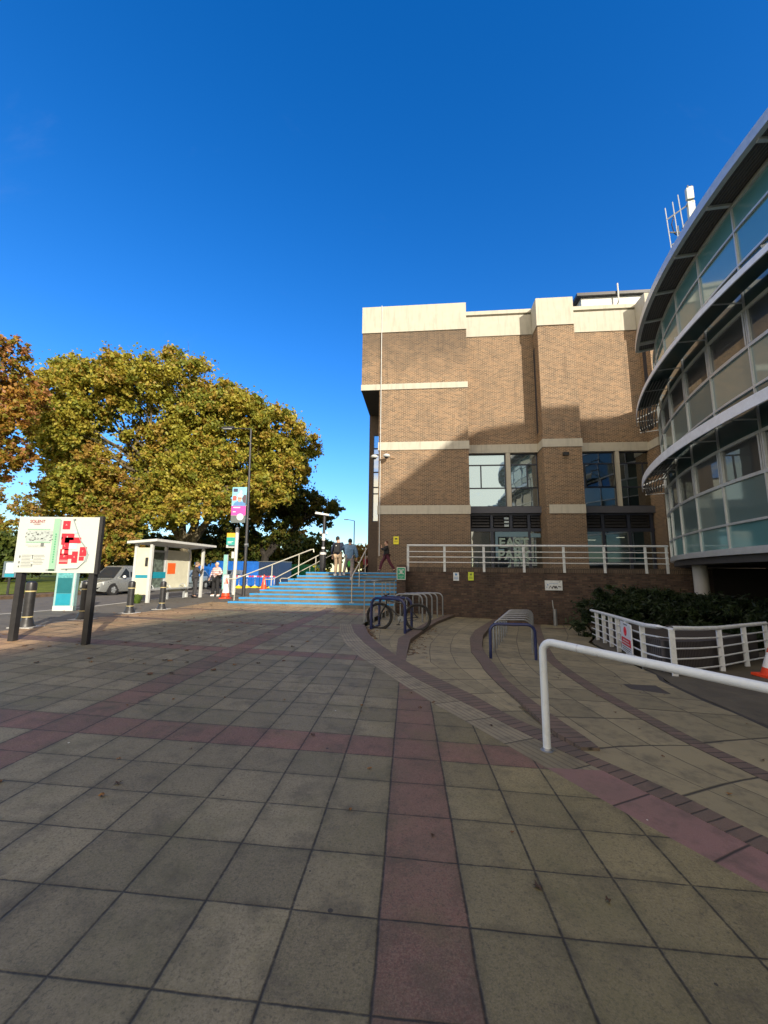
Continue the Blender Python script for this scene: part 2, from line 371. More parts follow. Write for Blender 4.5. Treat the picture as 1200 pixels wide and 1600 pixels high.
MT['glassfrost'] = glass_pane('frosted_green_glass', (.125, .215, .21), .15, .05, wav=.06, bl=.18)
MT['glassblack'] = glass_pane('dark_office_glass', (.012, .018, .022), .12, .015, wav=.05, bl=.22)
MT['glassgreen'] = glass_pane('deep_green_glass', (.018, .065, .072), .10, .03, wav=.05, bl=.16)
MT['interior'] = plain('dark_interior', (.05, .048, .045), .9)
MT['blind'] = plain('green_grey_blind', (.30, .38, .34), .9)
# ------------------------------------------------------------------ ground
def sst(t, a, b):
    t = min(1., max(0., (t-a)/(b-a))); return t*t*(3-2*t)
def gz(x, y): return -.037*max(x, -8.)*(1-.55*sst(y, 9, 17))
def zA(x, y): return -.037*x-.06-.018*max(0, y-9)
def zB(x, y): return -.037*x-min(.12, .06*max(0, y-7.8))-.018*max(0, y-9)
def zC(x, y): return -.037*min(x, 7.)-min(.22, .06*max(0, y-5.5))-.022*max(0, y-9.2)
def C(*pts):
    pts = sorted(pts, key=lambda p: p[1]); ys = [p[1] for p in pts]; xs = [p[0] for p in pts]
    return lambda y: float(np.interp(y, ys, xs))
Tout = C((4.6,-2),(3.05,0),(2.28,2),(2.08,2.44),(1.80,2.96),(1.62,3.33),(1.43,3.72),(1.27,4.05),(.92,4.79),(.65,5.32),(.27,6.2),(-.1,7.12),(-.46,7.95),(-.86,9.35),(-1.14,10.86),(-1.3,12.5))
Tin = C((5.4,-2),(3.7,0),(2.65,2.2),(2.35,2.79),(2.18,3.2),(2.04,3.46),(1.87,3.81),(1.6,4.31),(1.41,4.66),(1.18,5.16),(.89,5.75),(.52,6.51),(.06,7.79),(-.4,9.35),(-.74,10.86),(-.86,11.81),(-.95,12.5))
Bout = C((5.8,-2),(4.05,0),(2.95,2.2),(2.5,2.95),(2.32,3.4),(2.14,3.72),(1.95,4.05),(1.72,4.63),(1.51,4.99),(1.25,5.76),(.85,6.62),(.46,7.61),(.28,8.12),(-.18,9.74),(-.38,10.86),(-.49,11.94),(-.55,12.5))
Rail = C((-.60,12.5),(-.58,13.),(.45,18.9))
K1l = C((.26,8.15),(.39,10.54),(.95,12.69),(1.71,15.45),(3.01,19.15),(3.3,19.8))
K1r = C((.42,7.7),(.60,9.62),(.70,10.54),(1.25,12.69),(2.02,15.45),(3.35,19.15),(3.6,19.8))
K2l = C((1.80,4.4),(1.78,4.79),(1.77,5.49),(1.74,6.5),(1.76,7.29),(1.99,9.38),(2.51,12.02),(3.1,14.01),(4.81,18.27),(5.2,19.5))
K2r = C((2.09,4.15),(2.02,4.72),(1.97,5.23),(1.95,5.78),(1.96,6.78),(2.13,8.34),(2.50,10.54),(3.10,12.86),(4.65,17.32),(5.5,19.5))
K3l = C((8,-2),(5.6,0),(4.15,2),(3.42,3.2),(3.25,3.71),(3.13,4.5),(3.09,5.5),(3.2,6.6),(3.44,8),(3.85,10),(4.8,13),(6.3,17.3),(7.1,19.5))
K3r = C((8.25,-2),(5.85,0),(4.38,2),(3.64,3.2),(3.46,3.71),(3.33,4.5),(3.29,5.5),(3.42,6.6),(3.68,8),(4.1,10),(5.05,13),(6.55,17.3),(7.4,19.5))
K4 = C((12,-2),(8,0),(5.4,3),(4.5,4.98),(4.66,6.13),(5.1,7.77),(5.45,8.4),(5.7,9.5),(6.5,13.2),(7.6,15),(9.5,19.5))

def loft(name, ys, fl, fr, z, mat, n=1, wall=0, cols=1, arc=.417, dz=0., kind='structure', ends=False):
    vs = []; uv = []; s = 0; prev = None; tv = Vector((0, 1))
    for y in ys:
        a, b = fl(y), fr(y); mid = Vector(((a+b)/2, y))
        if prev is not None: s += (mid-prev).length
        prev = mid
        y2 = y+.12; tv = Vector((((fl(y2)+fr(y2))/2-mid.x), .12)).normalized() if y2 <= ys[-1] else tv
        for i in range(n+1):
            x = a+(b-a)*i/n; vs.append((x, y, z(x, y)+dz)); uv.append((cols*i/n, (s+(x-mid.x)*tv.x)/arc))
    fs = []
    for r in range(len(ys)-1):
        for i in range(n): fs.append((r*(n+1)+i, r*(n+1)+i+1, (r+1)*(n+1)+i+1, (r+1)*(n+1)+i))
    if wall:
        base = len(vs)
        for r, y in enumerate(ys):
            for i in (0, n):
                x, _, zz = vs[r*(n+1)+i]; vs.append((x, y, zz-wall)); u0, v0 = uv[r*(n+1)+i]; uv.append((u0+.35, v0))
        for r in range(len(ys)-1):
            fs.append((r*(n+1), (r+1)*(n+1), base+2*(r+1), base+2*r))
            fs.append(((r+1)*(n+1)+n, r*(n+1)+n, base+2*r+1, base+2*(r+1)+1))
        if ends:
            fs.append((0, base, base+1, n)); L = len(ys)-1
            fs.append((L*(n+1)+n, base+2*L+1, base+2*L, L*(n+1)))
    me = bpy.data.meshes.new(name); me.from_pydata(vs, [], fs); me.materials.append(mat)
    l = me.uv_layers.new(name='UVMap')
    idx = np.zeros(len(me.loops), dtype=np.int32); me.loops.foreach_get('vertex_index', idx)
    l.data.foreach_set('uv', np.array(uv, dtype=np.float32)[idx].ravel())
    me.update(); o = bpy.data.objects.new(name, me); col.objects.link(o)
    if kind: o['kind'] = kind
    return o
def yr(a, b, s=.2):
    n = max(1, int(round((b-a)/s))); return [a+(b-a)*i/n for i in range(n+1)]

# far earth sheet
g = MB(); g.add([(-1500,-600,-1.4),(1500,-600,-1.4),(1500,2500,-1.4),(-1500,2500,-1.4)], [(0,1,2,3)])
tag(g.build('ground', plain('far_ground', (.09, .10, .05), .95, 0, .3, .05)), kind='structure')
loft('plaza_paving', yr(-3, 12.5, .25), lambda y: -8., Tout, gz, MT['paving'], n=22)
loft('plaza_paving', yr(12.5, 19.2, .25), lambda y: -8., Rail, gz, MT['paving'], n=22)
loft('corduroy_path', yr(3.75, 12.5), Tout, Tin, gz, MT['tactile'], n=2, arc=.62, dz=-.001)
loft('edge_slab_path', yr(-2, 3.75), Tout, Tin, gz, MT['tred'], n=2, arc=.62, dz=-.001)
loft('brick_kerb_strip', yr(-2, 12.5, .12), Tin, Bout, gz, MT['kerbbrick'], n=2, arc=.105, dz=.002, wall=.15)
S1l = lambda y: Bout(y) if y <= 12.5 else Rail(y)
loft('cycle_bay_path', yr(8.15, 19.3), S1l, K1l, zA, MT['path'], n=4, cols=3, arc=.6)
loft('brick_kerb', yr(7.75, 19.6, .12), lambda y: max(Bout(y), K1l(y)) if y < 8.3 else K1l(y), K1r, lambda x, y: -.037*x-.02-.018*max(0, y-9), MT['kerbbrick'], n=1, arc=.105, wall=.4, ends=True)
loft('middle_path', yr(4.5, 19.4), lambda y: max(Bout(y), K1r(y)) if y > 7.7 else Bout(y), K2l, zB, MT['path'], n=4, cols=3, arc=.72)
loft('brick_kerb', yr(4.15, 19.4, .12), lambda y: max(Bout(y)+.0, K2l(y)), K2r, lambda x, y: zB(x, y)+.012+.03*(sst(y, 3.9, 4.4)-sst(y, 5.0, 7.)), MT['kerbbrick'], n=1, arc=.105, wall=.3, ends=True)
loft('lower_path', yr(-2, 19.4), lambda y: max(Bout(y)-.02, K2r(y)-.25), K3l, zC, MT['path'], n=5, cols=3, arc=.78)
loft('brick_band', yr(-2, 19.4, .12), K3l, K3r, zC, MT['kerbbrick'], n=1, arc=.105, dz=.003)
loft('outer_path', yr(-2, 19.4), K3r, K4, zC, MT['path'], n=5, cols=2, arc=.85)
loft('drain_channel', yr(-2, 9), K4, lambda y: K4(y)+.09, zC, plain('drain_iron', (.04,.038,.035), .8), n=1, dz=-.008)
loft('service_yard', yr(-2, 26, .6), lambda y: K4(y)+.09, lambda y: 34., zC, MT['yard'], n=14, dz=-.004)
# pavement, road, park
foot = lambda x, y: gz(-8., y)-.004
loft('pavement', yr(-3, 60, .7), lambda y: -11.4-.0*y, lambda y: -8., foot, MT['asphalt'], n=3)
loft('pavement', yr(19.2, 60, .7), lambda y: -8., lambda y: -3.0, lambda x, y: gz(-8., 30)-.01, MT['asphalt'], n=3)
loft('kerb', yr(-3, 60, .7), lambda y: -11.53, lambda y: -11.4, lambda x, y: foot(x, y)+.006, MT['concrete2'], n=1, wall=.2)
rl = lambda y: -21.2+.30*(y-14) if y > 14 else -21.2
rl = lambda y: -20.6+.16*(y-14)
loft('road', yr(-10, 90, 1.), rl, lambda y: -11.53 if y < 60 else -7, lambda x, y: foot(x, y)-.13, MT['road'], n=6)
lawn = N('lawn_grass'); P_ = lawn.coord()
cg = lawn.ramp(lawn.noise(P_, 1.1, 6, .7), [(.3, (.055, .095, .018)), (.55, (.13, .17, .03)), (.75, (.20, .20, .05))])
cg = lawn.mix(lawn.rng(lawn.noise(P_, 14, 3), .5, .75, 0, .6), cg, (.26, .22, .06))
lawn_m = lawn.done(lawn.pbr(cg, .95, 0, lawn.bump(lawn.noise(P_, 22, 3), .6, .04), spec=.1))
loft('park_lawn', yr(-10, 300, 2.), lambda y: -260., lambda y: rl(y)-1.3 if y < 90 else 60., lambda x, y: .2+.02*math.sin(x*.4+y*.3)+max(0, -x-30)*.004, lawn_m, n=30)
verge = plain('leaf_littered_verge', (.115, .075, .045), .95, 0, .6, 5, bump=.8)
loft('verge', yr(-10, 90, 1.), lambda y: rl(y)-1.3, rl, lambda x, y: .16+.03*math.sin(x*7+y*5), verge, n=3, wall=.2)

# ------------------------------------------------------------------ steps and terrace (frame B)
BA = R(-5.4); BO = (.6, 18.3, 0)
def bw(u, v, z=0.):
    return Vector((BO[0]+u*math.cos(BA)-v*math.sin(BA), BO[1]+u*math.sin(BA)+v*math.cos(BA), z))
UK = [-7.41,-7.06,-6.70,-6.35,-6.02,-5.66,-5.33,-4.99,-4.63]
stepmat = plain('step_paving', (.155, .145, .120), .9, 0, .45, 2.2, bump=.3)
steps = empty('steps', BO, BA); steps['kind'] = 'structure'
k_ = N('blue_nosing'); Pn = k_.coord()
cb = k_.mix(k_.rng(k_.noise(Pn, 5., 5, .7), .48, .68), (.02, .27, .62), (.09, .22, .33))
nosing_m = k_.done(k_.pbr(cb, .55, 0))
for k in range(9):
    z = .24+.1637*k; m = MB(); m.box(UK[k], -.02, -.8+.3*k, 1.9+.3*k if k < 8 else 2.4, -.6 if k == 0 else z-.30, z-.004)
    m.box(UK[k]-.0, UK[k]+2.2, 1.9+.3*k, 13, -.6 if k == 0 else z-.3, z-.004) if k < 8 else None
    m.build('step', stepmat, steps)
    q = MB(); q.box(UK[k]-.004, -.021, -.8+.3*k-.008, -.8+.3*k+.125, z-.070, z+.001)
    q.build('nosing', nosing_m, steps)
ter = MB(); ter.box(-4.63, .4, 2.4, 7.5, -.5, 1.546); ter.box(.4, 26, 1.36, 8.9, -1.3, 1.546); ter.box(-4.6, -1.72, 7.5, 24, -.5, 1.546); ter.box(-2.6+.0, .4, 13, 13.1, 0, 1)
t_ = ter.build('terrace', MT['concrete2']); t_.location = BO; t_.rotation_euler = (0, 0, BA); t_['kind'] = 'structure'

rw = empty('retaining_wall', bw(0, 0), BA, 'long dark red brick retaining wall with damp stains below the white terrace railing', 'wall')
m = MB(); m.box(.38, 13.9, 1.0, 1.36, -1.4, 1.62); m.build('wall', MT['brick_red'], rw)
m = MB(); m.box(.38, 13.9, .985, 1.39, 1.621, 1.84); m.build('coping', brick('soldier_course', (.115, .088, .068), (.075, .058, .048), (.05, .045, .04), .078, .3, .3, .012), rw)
m = MB(); m.box(13.901, 26, .99, 1.35, -1.4, 1.9); m.build('wall', plain('deep_shade_brick', (.020, .017, .015), .95), rw)  # near-black colour stands in for the deep shade under the curved building
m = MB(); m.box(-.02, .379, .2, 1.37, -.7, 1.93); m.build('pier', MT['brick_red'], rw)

# ------------------------------------------------------------------ brick building
bb = empty('brick_building', bw(0, 0), BA, 'tall tan brick university building with cream concrete bands and parapets above the terrace', 'building')
def part(name, fn, mat, parent=bb, smooth=False):
    m = MB(); fn(m); return m.build(name, mat, parent, smooth)
part('tower_wall', lambda m: (m.box(-1.72, 4.2, 7.6, 9.2, 1.3, 18.08), m.box(-2.95, -1.73, 7.6, 24, 13.9, 18.079), m.box(-1.71, 3.4, 9.2, 24, 1.3, 18.07)), MT['brick'])
part('recess_wall', lambda m: (m.box(4.2, 8.92, 8.8, 9.5, 10.2, 18.2), m.box(11.31, 16.2, 8.8, 9.5, 10.2, 18.2), m.box(4.2, 30, 13., 13.2, 1.4, 18)), MT['brick'])
part('pier', lambda m: m.box(8.92, 11.3, 7.6, 9.6, 1.3, 18.08), MT['brick'])
part('pier', lambda m: m.box(15.95, 22, 7.6, 9.6, 1.3, 18.08), MT['brick'])
part('roof', lambda m: m.box(-1.7, 26, 9.3, 23.9, 17.6, 18.02), MT['concrete2'])
part('underside', lambda m: m.box(-2.96, -1.721, 7.62, 23.9, 13.84, 13.9), MT['soffit'])
# side wing with the tall stair window
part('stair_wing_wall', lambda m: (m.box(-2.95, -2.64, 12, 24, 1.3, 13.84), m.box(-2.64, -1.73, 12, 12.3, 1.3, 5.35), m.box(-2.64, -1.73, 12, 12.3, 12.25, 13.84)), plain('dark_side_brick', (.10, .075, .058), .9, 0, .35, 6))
w_ = part('stair_window', lambda m: [m.box(-2.64, -1.73, 12.02, 12.07, z, z+.07) for z in (5.35, 7.5, 8.0, 9.2, 10.6, 11.1, 12.18)] + [m.box(-2.64, -2.58, 12.0, 12.07, 5.35, 12.25)], MT['dkframe'])
part('pane', lambda m: m.add([(-2.6,12.1,5.4),(-1.74,12.1,5.4),(-1.74,12.1,12.2),(-2.6,12.1,12.2)], [(0,1,2,3)]), glass_pane('stair_glass', (.10, .22, .42), .55, .02), w_)
# concrete bands and parapets, a few cm proud
def band(u0, u1, v, z0, z1, p=.05): part('concrete_band', lambda m: m.box(u0, u1, v-p, v+.3, z0, z1), MT['concrete'])
band(-2.98, 4.23, 7.6, 13.86, 14.27); band(-1.76, 4.24, 7.6, 9.6, 10.15); band(-1.76, 4.24, 7.6, 5.3, 5.87)
band(4.245, 8.90, 8.8, 9.64, 10.22, .06); band(11.36, 15.93, 8.8, 9.64, 10.22, .06)
part('concrete_band', lambda m: m.box(8.87, 11.35, 7.55, 8.9, 9.63, 10.16), MT['concrete'])
part('concrete_band', lambda m: m.box(15.9, 22, 7.55, 8.9, 9.63, 10.16), MT['concrete'])
part('concrete_band', lambda m: m.box(9.1, 11.3, 7.54, 7.7, 5.32, 5.88), MT['concrete'])
part('parapet', lambda m: (m.box(-2.98, 4.21, 7.54, 7.9, 18.081, 20.05), m.box(-2.985, -2.6, 7.9, 24, 18.081, 20.05)), MT['concrete'])
part('parapet', lambda m: (m.box(4.212, 8.86, 8.74, 9.2, 18.2, 19.72), m.box(4.212, 8.86, 8.95, 9.3, 19.72, 19.86), m.box(4.212, 8.86, 8.70, 9.3, 19.86, 20.14)), MT['concrete'])
part('parapet', lambda m: m.box(8.87, 11.29, 7.53, 10.0, 18.081, 20.07), MT['concrete'])
part('parapet', lambda m: (m.box(11.3, 15.85, 8.74, 9.2, 18.2, 19.72), m.box(11.3, 15.85, 8.95, 9.3, 19.72, 19.86), m.box(11.3, 15.85, 8.70, 9.3, 19.86, 20.14)), MT['concrete'])
part('parapet', lambda m: m.box(15.86, 22, 7.53, 10.0, 18.081, 20.07), MT['concrete'])
part('plant_room', lambda m: m.box(13.7, 26, 12, 20, 18.1, 23.1), MT['white'])
part('plant_room_roof', lambda m: m.box(13.3, 26.2, 11.7, 20.2, 23.101, 23.34), MT['black'])
part('vent_pipe', lambda m: m.tube([(16.3, 12.0, 22.2), (16.3, 11.6, 22.4), (16.3, 11.6, 23.9)], .06), MT['white'])
part('lightning_conductor', lambda m: m.tube([(-1.60, 7.52, 20.1), (-1.60, 7.50, 12), (-1.60, 7.50, 2.6)], .028, 5), MT['white'])
for v, z, w in ((8.45, 16.4, 1.7),):
    part('slot_window', lambda m: m.box(8.9, 8.93, v, v+.3, 10.9, 17.0), MT['dkframe'])
    part('slot_window', lambda m: m.box(15.92, 15.96, v-.35, v-.0, 10.9, 17.0), MT['dkframe'])
# first floor windows of the recesses
def fr(m, a, b, v, z0, z1, t=.07, d=.07):
    m.box(a, b, v, v+d, z0, z0+t); m.box(a, b, v, v+d, z1-t, z1); m.box(a, a+t, v, v+d, z0+t, z1-t); m.box(b-t, b, v, v+d, z0+t, z1-t)
def pane(parent, a, b, v, z0, z1, mat, tilt=0., tz=0.):
    m = MB(); m.add([(a, v-tz, z0), (b, v-tz+tilt, z0), (b, v+tilt, z1), (a, v, z1)], [(0,1,2,3)]); return m.build('pane', mat, parent, fix=False)
gsky = glass_pane('sky_mirror_glass', (.14, .22, .25), .50, .02, wav=.35, gcol=(.58, .80, 1.))
gd = MT['glassdark']
def winbay(a, b, op, blinds, mats, cut=None):
    v = 8.98; zs = (5.95, 7.25, 8.85, 9.62)
    f = part('window', lambda m: (fr(m, a, b, v, zs[0], zs[3]), m.box(a+.07, b-.07, v, v+.07, zs[1]-.04, zs[1]+.04), m.box(a+.07, b-.07, v, v+.07, zs[2]-.04, zs[2]+.04), m.box(cut-.04, cut+.04, v, v+.07, zs[1]+.04, zs[2]-.04)), MT['dkframe'])
    pane(f, a+.07, b-.07, v+.04, zs[0]+.07, zs[1]-.04, mats[0]); pane(f, a+.07, b-.07, v+.04, zs[2]+.04, zs[3]-.07, mats[3])
    pane(f, a+.07, cut-.04, v+.04, zs[1]+.04, zs[2]-.04, mats[1]); pane(f, cut+.04, b-.07, v+.04-op*.0, zs[1]+.04, zs[2]-.04, mats[2], tz=op)
    if blinds:
        for q in blinds: part('blind', lambda m: m.box(q[0], q[1], v+.28, v+.30, q[2], q[3]), MT['blind'], f)
winbay(4.25, 6.80, 0., None, [gsky, gsky, gsky, gsky], 5.15)
gq = glass_pane('quarter_mirror_glass', (.04, .07, .08), .38, .02, wav=.3)
winbay(7.08, 8.90, .10, None, [gq, gsky, gq, gq], 8.2)
winbay(11.32, 13.86, .14, [(11.4, 11.95, 7.3, 8.85), (12.0, 13.8, 7.9, 8.85)], [gd]*4, 11.95)
winbay(14.08, 16.4, 0., [(14.15, 16.3, 7.3, 8.85)], [gd]*4, 15.6)
part('column', lambda m: m.box(6.80, 7.08, 8.76, 9.1, 5.9, 9.64), MT['concrete']); part('column', lambda m: m.box(13.86, 14.08, 8.76, 9.1, 5.9, 9.64), MT['concrete'])
part('fascia', lambda m: (m.box(4.24, 9.09, 8.6, 9.2, 5.5, 5.93), m.box(11.31, 22, 8.6, 9.2, 5.5, 5.93), m.box(4.21, 4.25, 7.62, 8.7, 5.3, 5.9)), plain('blue_grey_fascia', (.085, .09, .11), .5))
# shopfront under the fascia
def shop(a, b, divs, first):
    v = 8.85; g = MT['dkframe']
    f = part('shopfront', lambda m: (fr(m, a, b, v, 1.55, 5.49, .12, .12), m.box(a+.12, b-.12, v, v+.12, 4.30, 4.52), [m.box(d-.09, d+.09, v-.01, v+.13, 1.67, 5.38) for d in divs]), g)
    lim = [a+.12]+list(divs)+[b-.12]
    for i in range(len(lim)-1):
        x0 = lim[i]+(.09 if i else 0); x1 = lim[i+1]-(.09 if i < len(lim)-2 else 0)
        part('louvre', lambda m: [m.hexa([(x0+.06, v+.01, z), (x1-.06, v+.01, z), (x1-.06, v+.10, z+.14), (x0+.06, v+.10, z+.14)], [(x0+.06, v+.01, z+.03), (x1-.06, v+.01, z+.03), (x1-.06, v+.10, z+.17), (x0+.06, v+.10, z+.17)]) for z in (4.60, 4.80, 5.0, 5.2)], MT['black'], f)
        pane(f, x0, x1, v+.06, 1.7, 4.3, MT['glassdark'])
    if first:
        part('blind', lambda m: m.box(lim[0]+.15, lim[1]-.15, v+.2, v+.22, 1.7, 4.25), MT['blind'], f)
    return f
sf = shop(4.28, 9.05, (5.75, 7.0, 8.15), True); shop(11.34, 17, (12.8, 14.4, 15.8), False)
# rooms behind the glass
part('interior', lambda m: (m.box(4.2, 20, 12.5, 12.6, 1.4, 9.7), m.box(4.2, 20, 9.2, 12.5, 5.6, 5.8), m.box(4.2, 20, 9.25, 12.5, 9.6, 9.7), m.box(4.2, 20, 9.2, 12.5, 1.5, 1.55)), MT['interior'])
part('ceiling_light', lambda m: [m.box(u, u+.5, vv, vv+.12, zz, zz+.03) for u, vv, zz in ((8.2, 10.5, 4.2), (12.6, 10.8, 3.9), (14.6, 11., 4.1), (12.9, 11., 8.5))], emis('lit_tube', (1, .85, .6), 1.1))

def text(parent, s, size, mat, loc, ext=.004, rot=(R(90), 0, 0), align='CENTER', name='lettering', bold=.0, sx=1.):
    c = bpy.data.curves.new(name, 'FONT'); c.body = s; c.size = size; c.extrude = ext; c.align_x = align; c.align_y = 'CENTER'; c.offset = bold
    t = bpy.data.objects.new(name, c); col.objects.link(t); bpy.context.view_layer.update()
    me = bpy.data.meshes.new_from_object(t.evaluated_get(bpy.context.evaluated_depsgraph_get())); bpy.data.objects.remove(t)
    me.materials.clear(); me.materials.append(mat)
    o = bpy.data.objects.new(name, me); col.objects.link(o); o.parent = parent; o.location = loc; o.rotation_euler = rot; o.scale = (sx, 1, 1)
    return o
vinyl = plain('pale_vinyl', (.25, .34, .30), .7); vinyl2 = plain('pale_blue_vinyl', (.13, .22, .27), .7)
part('window_graphic', lambda m: (m.box(5.95, 8.05, 8.83, 8.842, 3.95, 4.28), m.box(5.95, 6.12, 8.83, 8.842, 2.6, 3.95), m.box(6.12, 6.5, 8.828, 8.84, 3.0, 3.15)), vinyl2)
text(bb, 'EAST', .86, vinyl, (7.12, 8.82, 3.52), bold=.022); text(bb, 'PARK', .86, vinyl, (7.12, 8.82, 2.72), bold=.022)
part('window_graphic', lambda m: [m.box(6.55, 6.85, 8.81, 8.82, z, z+.14) for z in (4.62, 4.86, 5.1)], plain('white_vinyl', (.40, .48, .5), .6))
part('window_graphic', lambda m: m.box(8.22, 8.85, 8.835, 8.845, 3.92, 4.18), vinyl2)
# cameras, lamp and notices on the tower
def dome(u, z):
    m = MB(); m.bar((u, 7.6, z), (u, 7.25, z+.03), .06, .06); m.sphere((u, 7.15, z), (.24, .2, .13)); o = m.build('security_camera', MT['white'], bb, True); 
    m = MB(); m.sphere((u, 7.15, z-.07), (.15, .14, .12)); m.build('lens', MT['black'], o, True)
dome(-1.15, 9.1); dome(-1.95, 9.05)
part('floodlight', lambda m: (m.box(10.05, 10.4, 7.3, 7.45, 9.0, 9.2), m.bar((10.2, 7.6, 9.15), (10.2, 7.4, 9.12), .06, .06)), MT['black'])
part('floodlight', lambda m: (m.box(-.9, -.6, 7.5, 7.56, 9.02, 9.03),), MT['black'])
def notice(parent, u0, u1, z0, z1, v, face, ink, bars, label=None, name='notice', ff=.025):
    m = MB(); m.box(u0, u1, v-ff, v, z0, z1); o = m.build(name, face, parent)
    q = MB(); 
    for (a, b, c, d) in bars: q.box(u0+(u1-u0)*a, u0+(u1-u0)*b, v-ff-.004, v-ff, z0+(z1-z0)*c, z0+(z1-z0)*d)
    q.build('print', ink, o); return o
yel = plain('yellow_sign_face', (.78, .70, .03), .5); blk = MT['black']
notice(bb, -.69, -.35, 3.35, 3.85, 7.59, yel, blk, [(.25,.75,.6,.78),(.15,.85,.38,.42),(.15,.85,.26,.3)])

# terrace railing
def railing(name, pts, posts, h, label, levels, mat, post=.11, toplevel=True, rtop=.045, rmid=.022, below=.25, cat='railing', poff=0.):
    e = empty(name, (0, 0, 0), 0, label, cat)
    def at(s):       # point along the polyline
        d = 0
        for i in range(len(pts)-1):
            L = (Vector(pts[i+1])-Vector(pts[i])).length
            if s <= d+L or i == len(pts)-2: return Vector(pts[i]).lerp(Vector(pts[i+1]), (s-d)/L)
            d += L
    m = MB(); m.tube([Vector(p)+Vector((0,0,h)) for p in pts], rtop, 8); m.build('top_rail', mat, e, True)
    for l in levels:
        m = MB(); m.tube([Vector(p)+Vector((0,0,l)) for p in pts], rmid, 6); m.build('rail', mat, e, True)
    for s in posts:
        p = at(s); q = at(s+.05) - p; q = q.normalized() if q.length > 0 else Vector((1,0,0))
        m = MB(); m.bar(p+Vector((0,0,-below)), p+Vector((0,0,h-.02)), post, .03)
        n = Vector((q.y, -q.x, 0))
        for l in levels: m.bar(p+n*.07+Vector((0,0,l)), p-n*.02+Vector((0,0,l)), .07, .05)
        m.build('post', mat, e)
    return e
a_ = bw(.42, .93, 1.88); b_ = bw(12.1, .93, 1.88)
railing('railing', [a_, b_], [.05, 1.76, 3.57, 5.38, 7.16, 8.93, 10.7, 11.6], .97, 'long white painted railing with four rails along the edge of the terrace', [.18, .43, .68], MT['white_dirty'])

# ------------------------------------------------------------------ curved glass building
cb_ = empty('curved_glass_building', (34.44, 7, 0), 0, 'curved teal glass office building with louvred sunshades and an overhanging dark roof', 'building')
RG = 24.; ST = R(4.77); P0 = R(19.3)
def pol(r, ph, z): return (-r*math.cos(ph), r*math.sin(ph), z)
def ring(m, r0, r1, z0, z1, pa, pb, step=R(1.6), mi=0):
    n = max(1, int(round((pb-pa)/step)))
    for i in range(n):
        a = pa+(pb-pa)*i/n; b = pa+(pb-pa)*(i+1)/n
        m.hexa([pol(r1,a,z0), pol(r0,a,z0), pol(r0,b,z0), pol(r1,b,z0)], [pol(r1,a,z1), pol(r0,a,z1), pol(r0,b,z1), pol(r1,b,z1)], mi)
LV = [2.42, 3.22, 4.53, 5.69, 7.05, 8.33, 9.48, 10.95, 12.12, 12.95]
GM = [MT['glassteal'], MT['glassfrost'], MT['glassblack'], MT['glassgreen'], MT['glassfrost'], MT['glassblack'], MT['glassgreen'], MT['glassteal'], MT['glassteal']]
PE = P0+ST*6; PS = P0-ST*14
for l, z in enumerate(LV):
    t = .05 if l in (2, 3, 5, 6) else .035
    m = MB(); ring(m, RG-.06, RG+.05, z-t, z+t, PS, PE); m.build('transom', MT['alu'], cb_)
b2 = random.Random(3)
rest = {}
for k in range(-14, 6):
    a = P0+ST*k; c = a+ST
    if k >= -6:
        m = MB()
        for (z0, z1) in ((LV[0], LV[-1]),):
            m.hexa([pol(RG+.055,a-.0009,z0), pol(RG-.05,a-.0009,z0), pol(RG-.05,a+.0009,z0), pol(RG+.055,a+.0009,z0)], [pol(RG+.055,a-.0009,z1), pol(RG-.05,a-.0009,z1), pol(RG-.05,a+.0009,z1), pol(RG+.055,a+.0009,z1)])
        for (z0, z1) in ((LV[2]+.05, LV[3]-.05), (LV[5]+.05, LV[6]-.05)):
            for s in (-1, 1):
                o_ = a+s*.0034
                m.hexa([pol(RG+.06,o_-.0013,z0), pol(RG-.05,o_-.0013,z0), pol(RG-.05,o_+.0013,z0), pol(RG+.06,o_+.0013,z0)], [pol(RG+.06,o_-.0013,z1), pol(RG-.05,o_-.0013,z1), pol(RG-.05,o_+.0013,z1), pol(RG+.06,o_+.0013,z1)])
        m.build('mullion', MT['alu'], cb_)
    for l in range(9):
        e1, e2, e3 = [b2.uniform(-.008, .008) for _ in range(3)]
        q = [pol(RG+e2*.5, c, LV[l]), pol(RG+e1*.5, a, LV[l]), pol(RG+e1*.5+e3, a, LV[l+1]), pol(RG+e2*.5+e3, c, LV[l+1])]
        if -5 <= k:
            m = MB(); m.add(q, [(0,1,2,3)]); m.build('pane', GM[l], cb_, fix=False)
        else:
            rest.setdefault(l, MB()).add(q, [(0,1,2,3)])
for l, m in rest.items():
    tag(m.build('glazing', GM[l], cb_, fix=False), kind='stuff')
for l, z in enumerate((LV[0], )):
    m = MB(); ring(m, RG-.3, RG+.09, 2.24, 2.385, PS, PE); m.build('base_beam', MT['alu'], cb_)
m = MB(); ring(m, 10, RG-.06, 2.0, 2.4, PS, PE, R(4)); m.build('floor_slab', MT['soffit'], cb_)
m = MB(); ring(m, 8, RG-.5, 2.42, 12.9, PS, PE, R(4)); m.build('core', MT['interior'], cb_)
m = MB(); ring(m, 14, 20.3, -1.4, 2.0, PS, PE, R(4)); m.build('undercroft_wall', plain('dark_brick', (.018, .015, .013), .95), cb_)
m = MB(); m.tube([(-20.9, 10.4, -1.2), (-20.9, 10.4, 2.0)], .27, 16); m.build('column', MT['concrete2'], cb_, True)
m = MB(); m.tube([(-22.6, 2.0, -1.2), (-22.6, 2.0, 2.0)], .27, 16); m.build('column', MT['concrete2'], cb_, True)
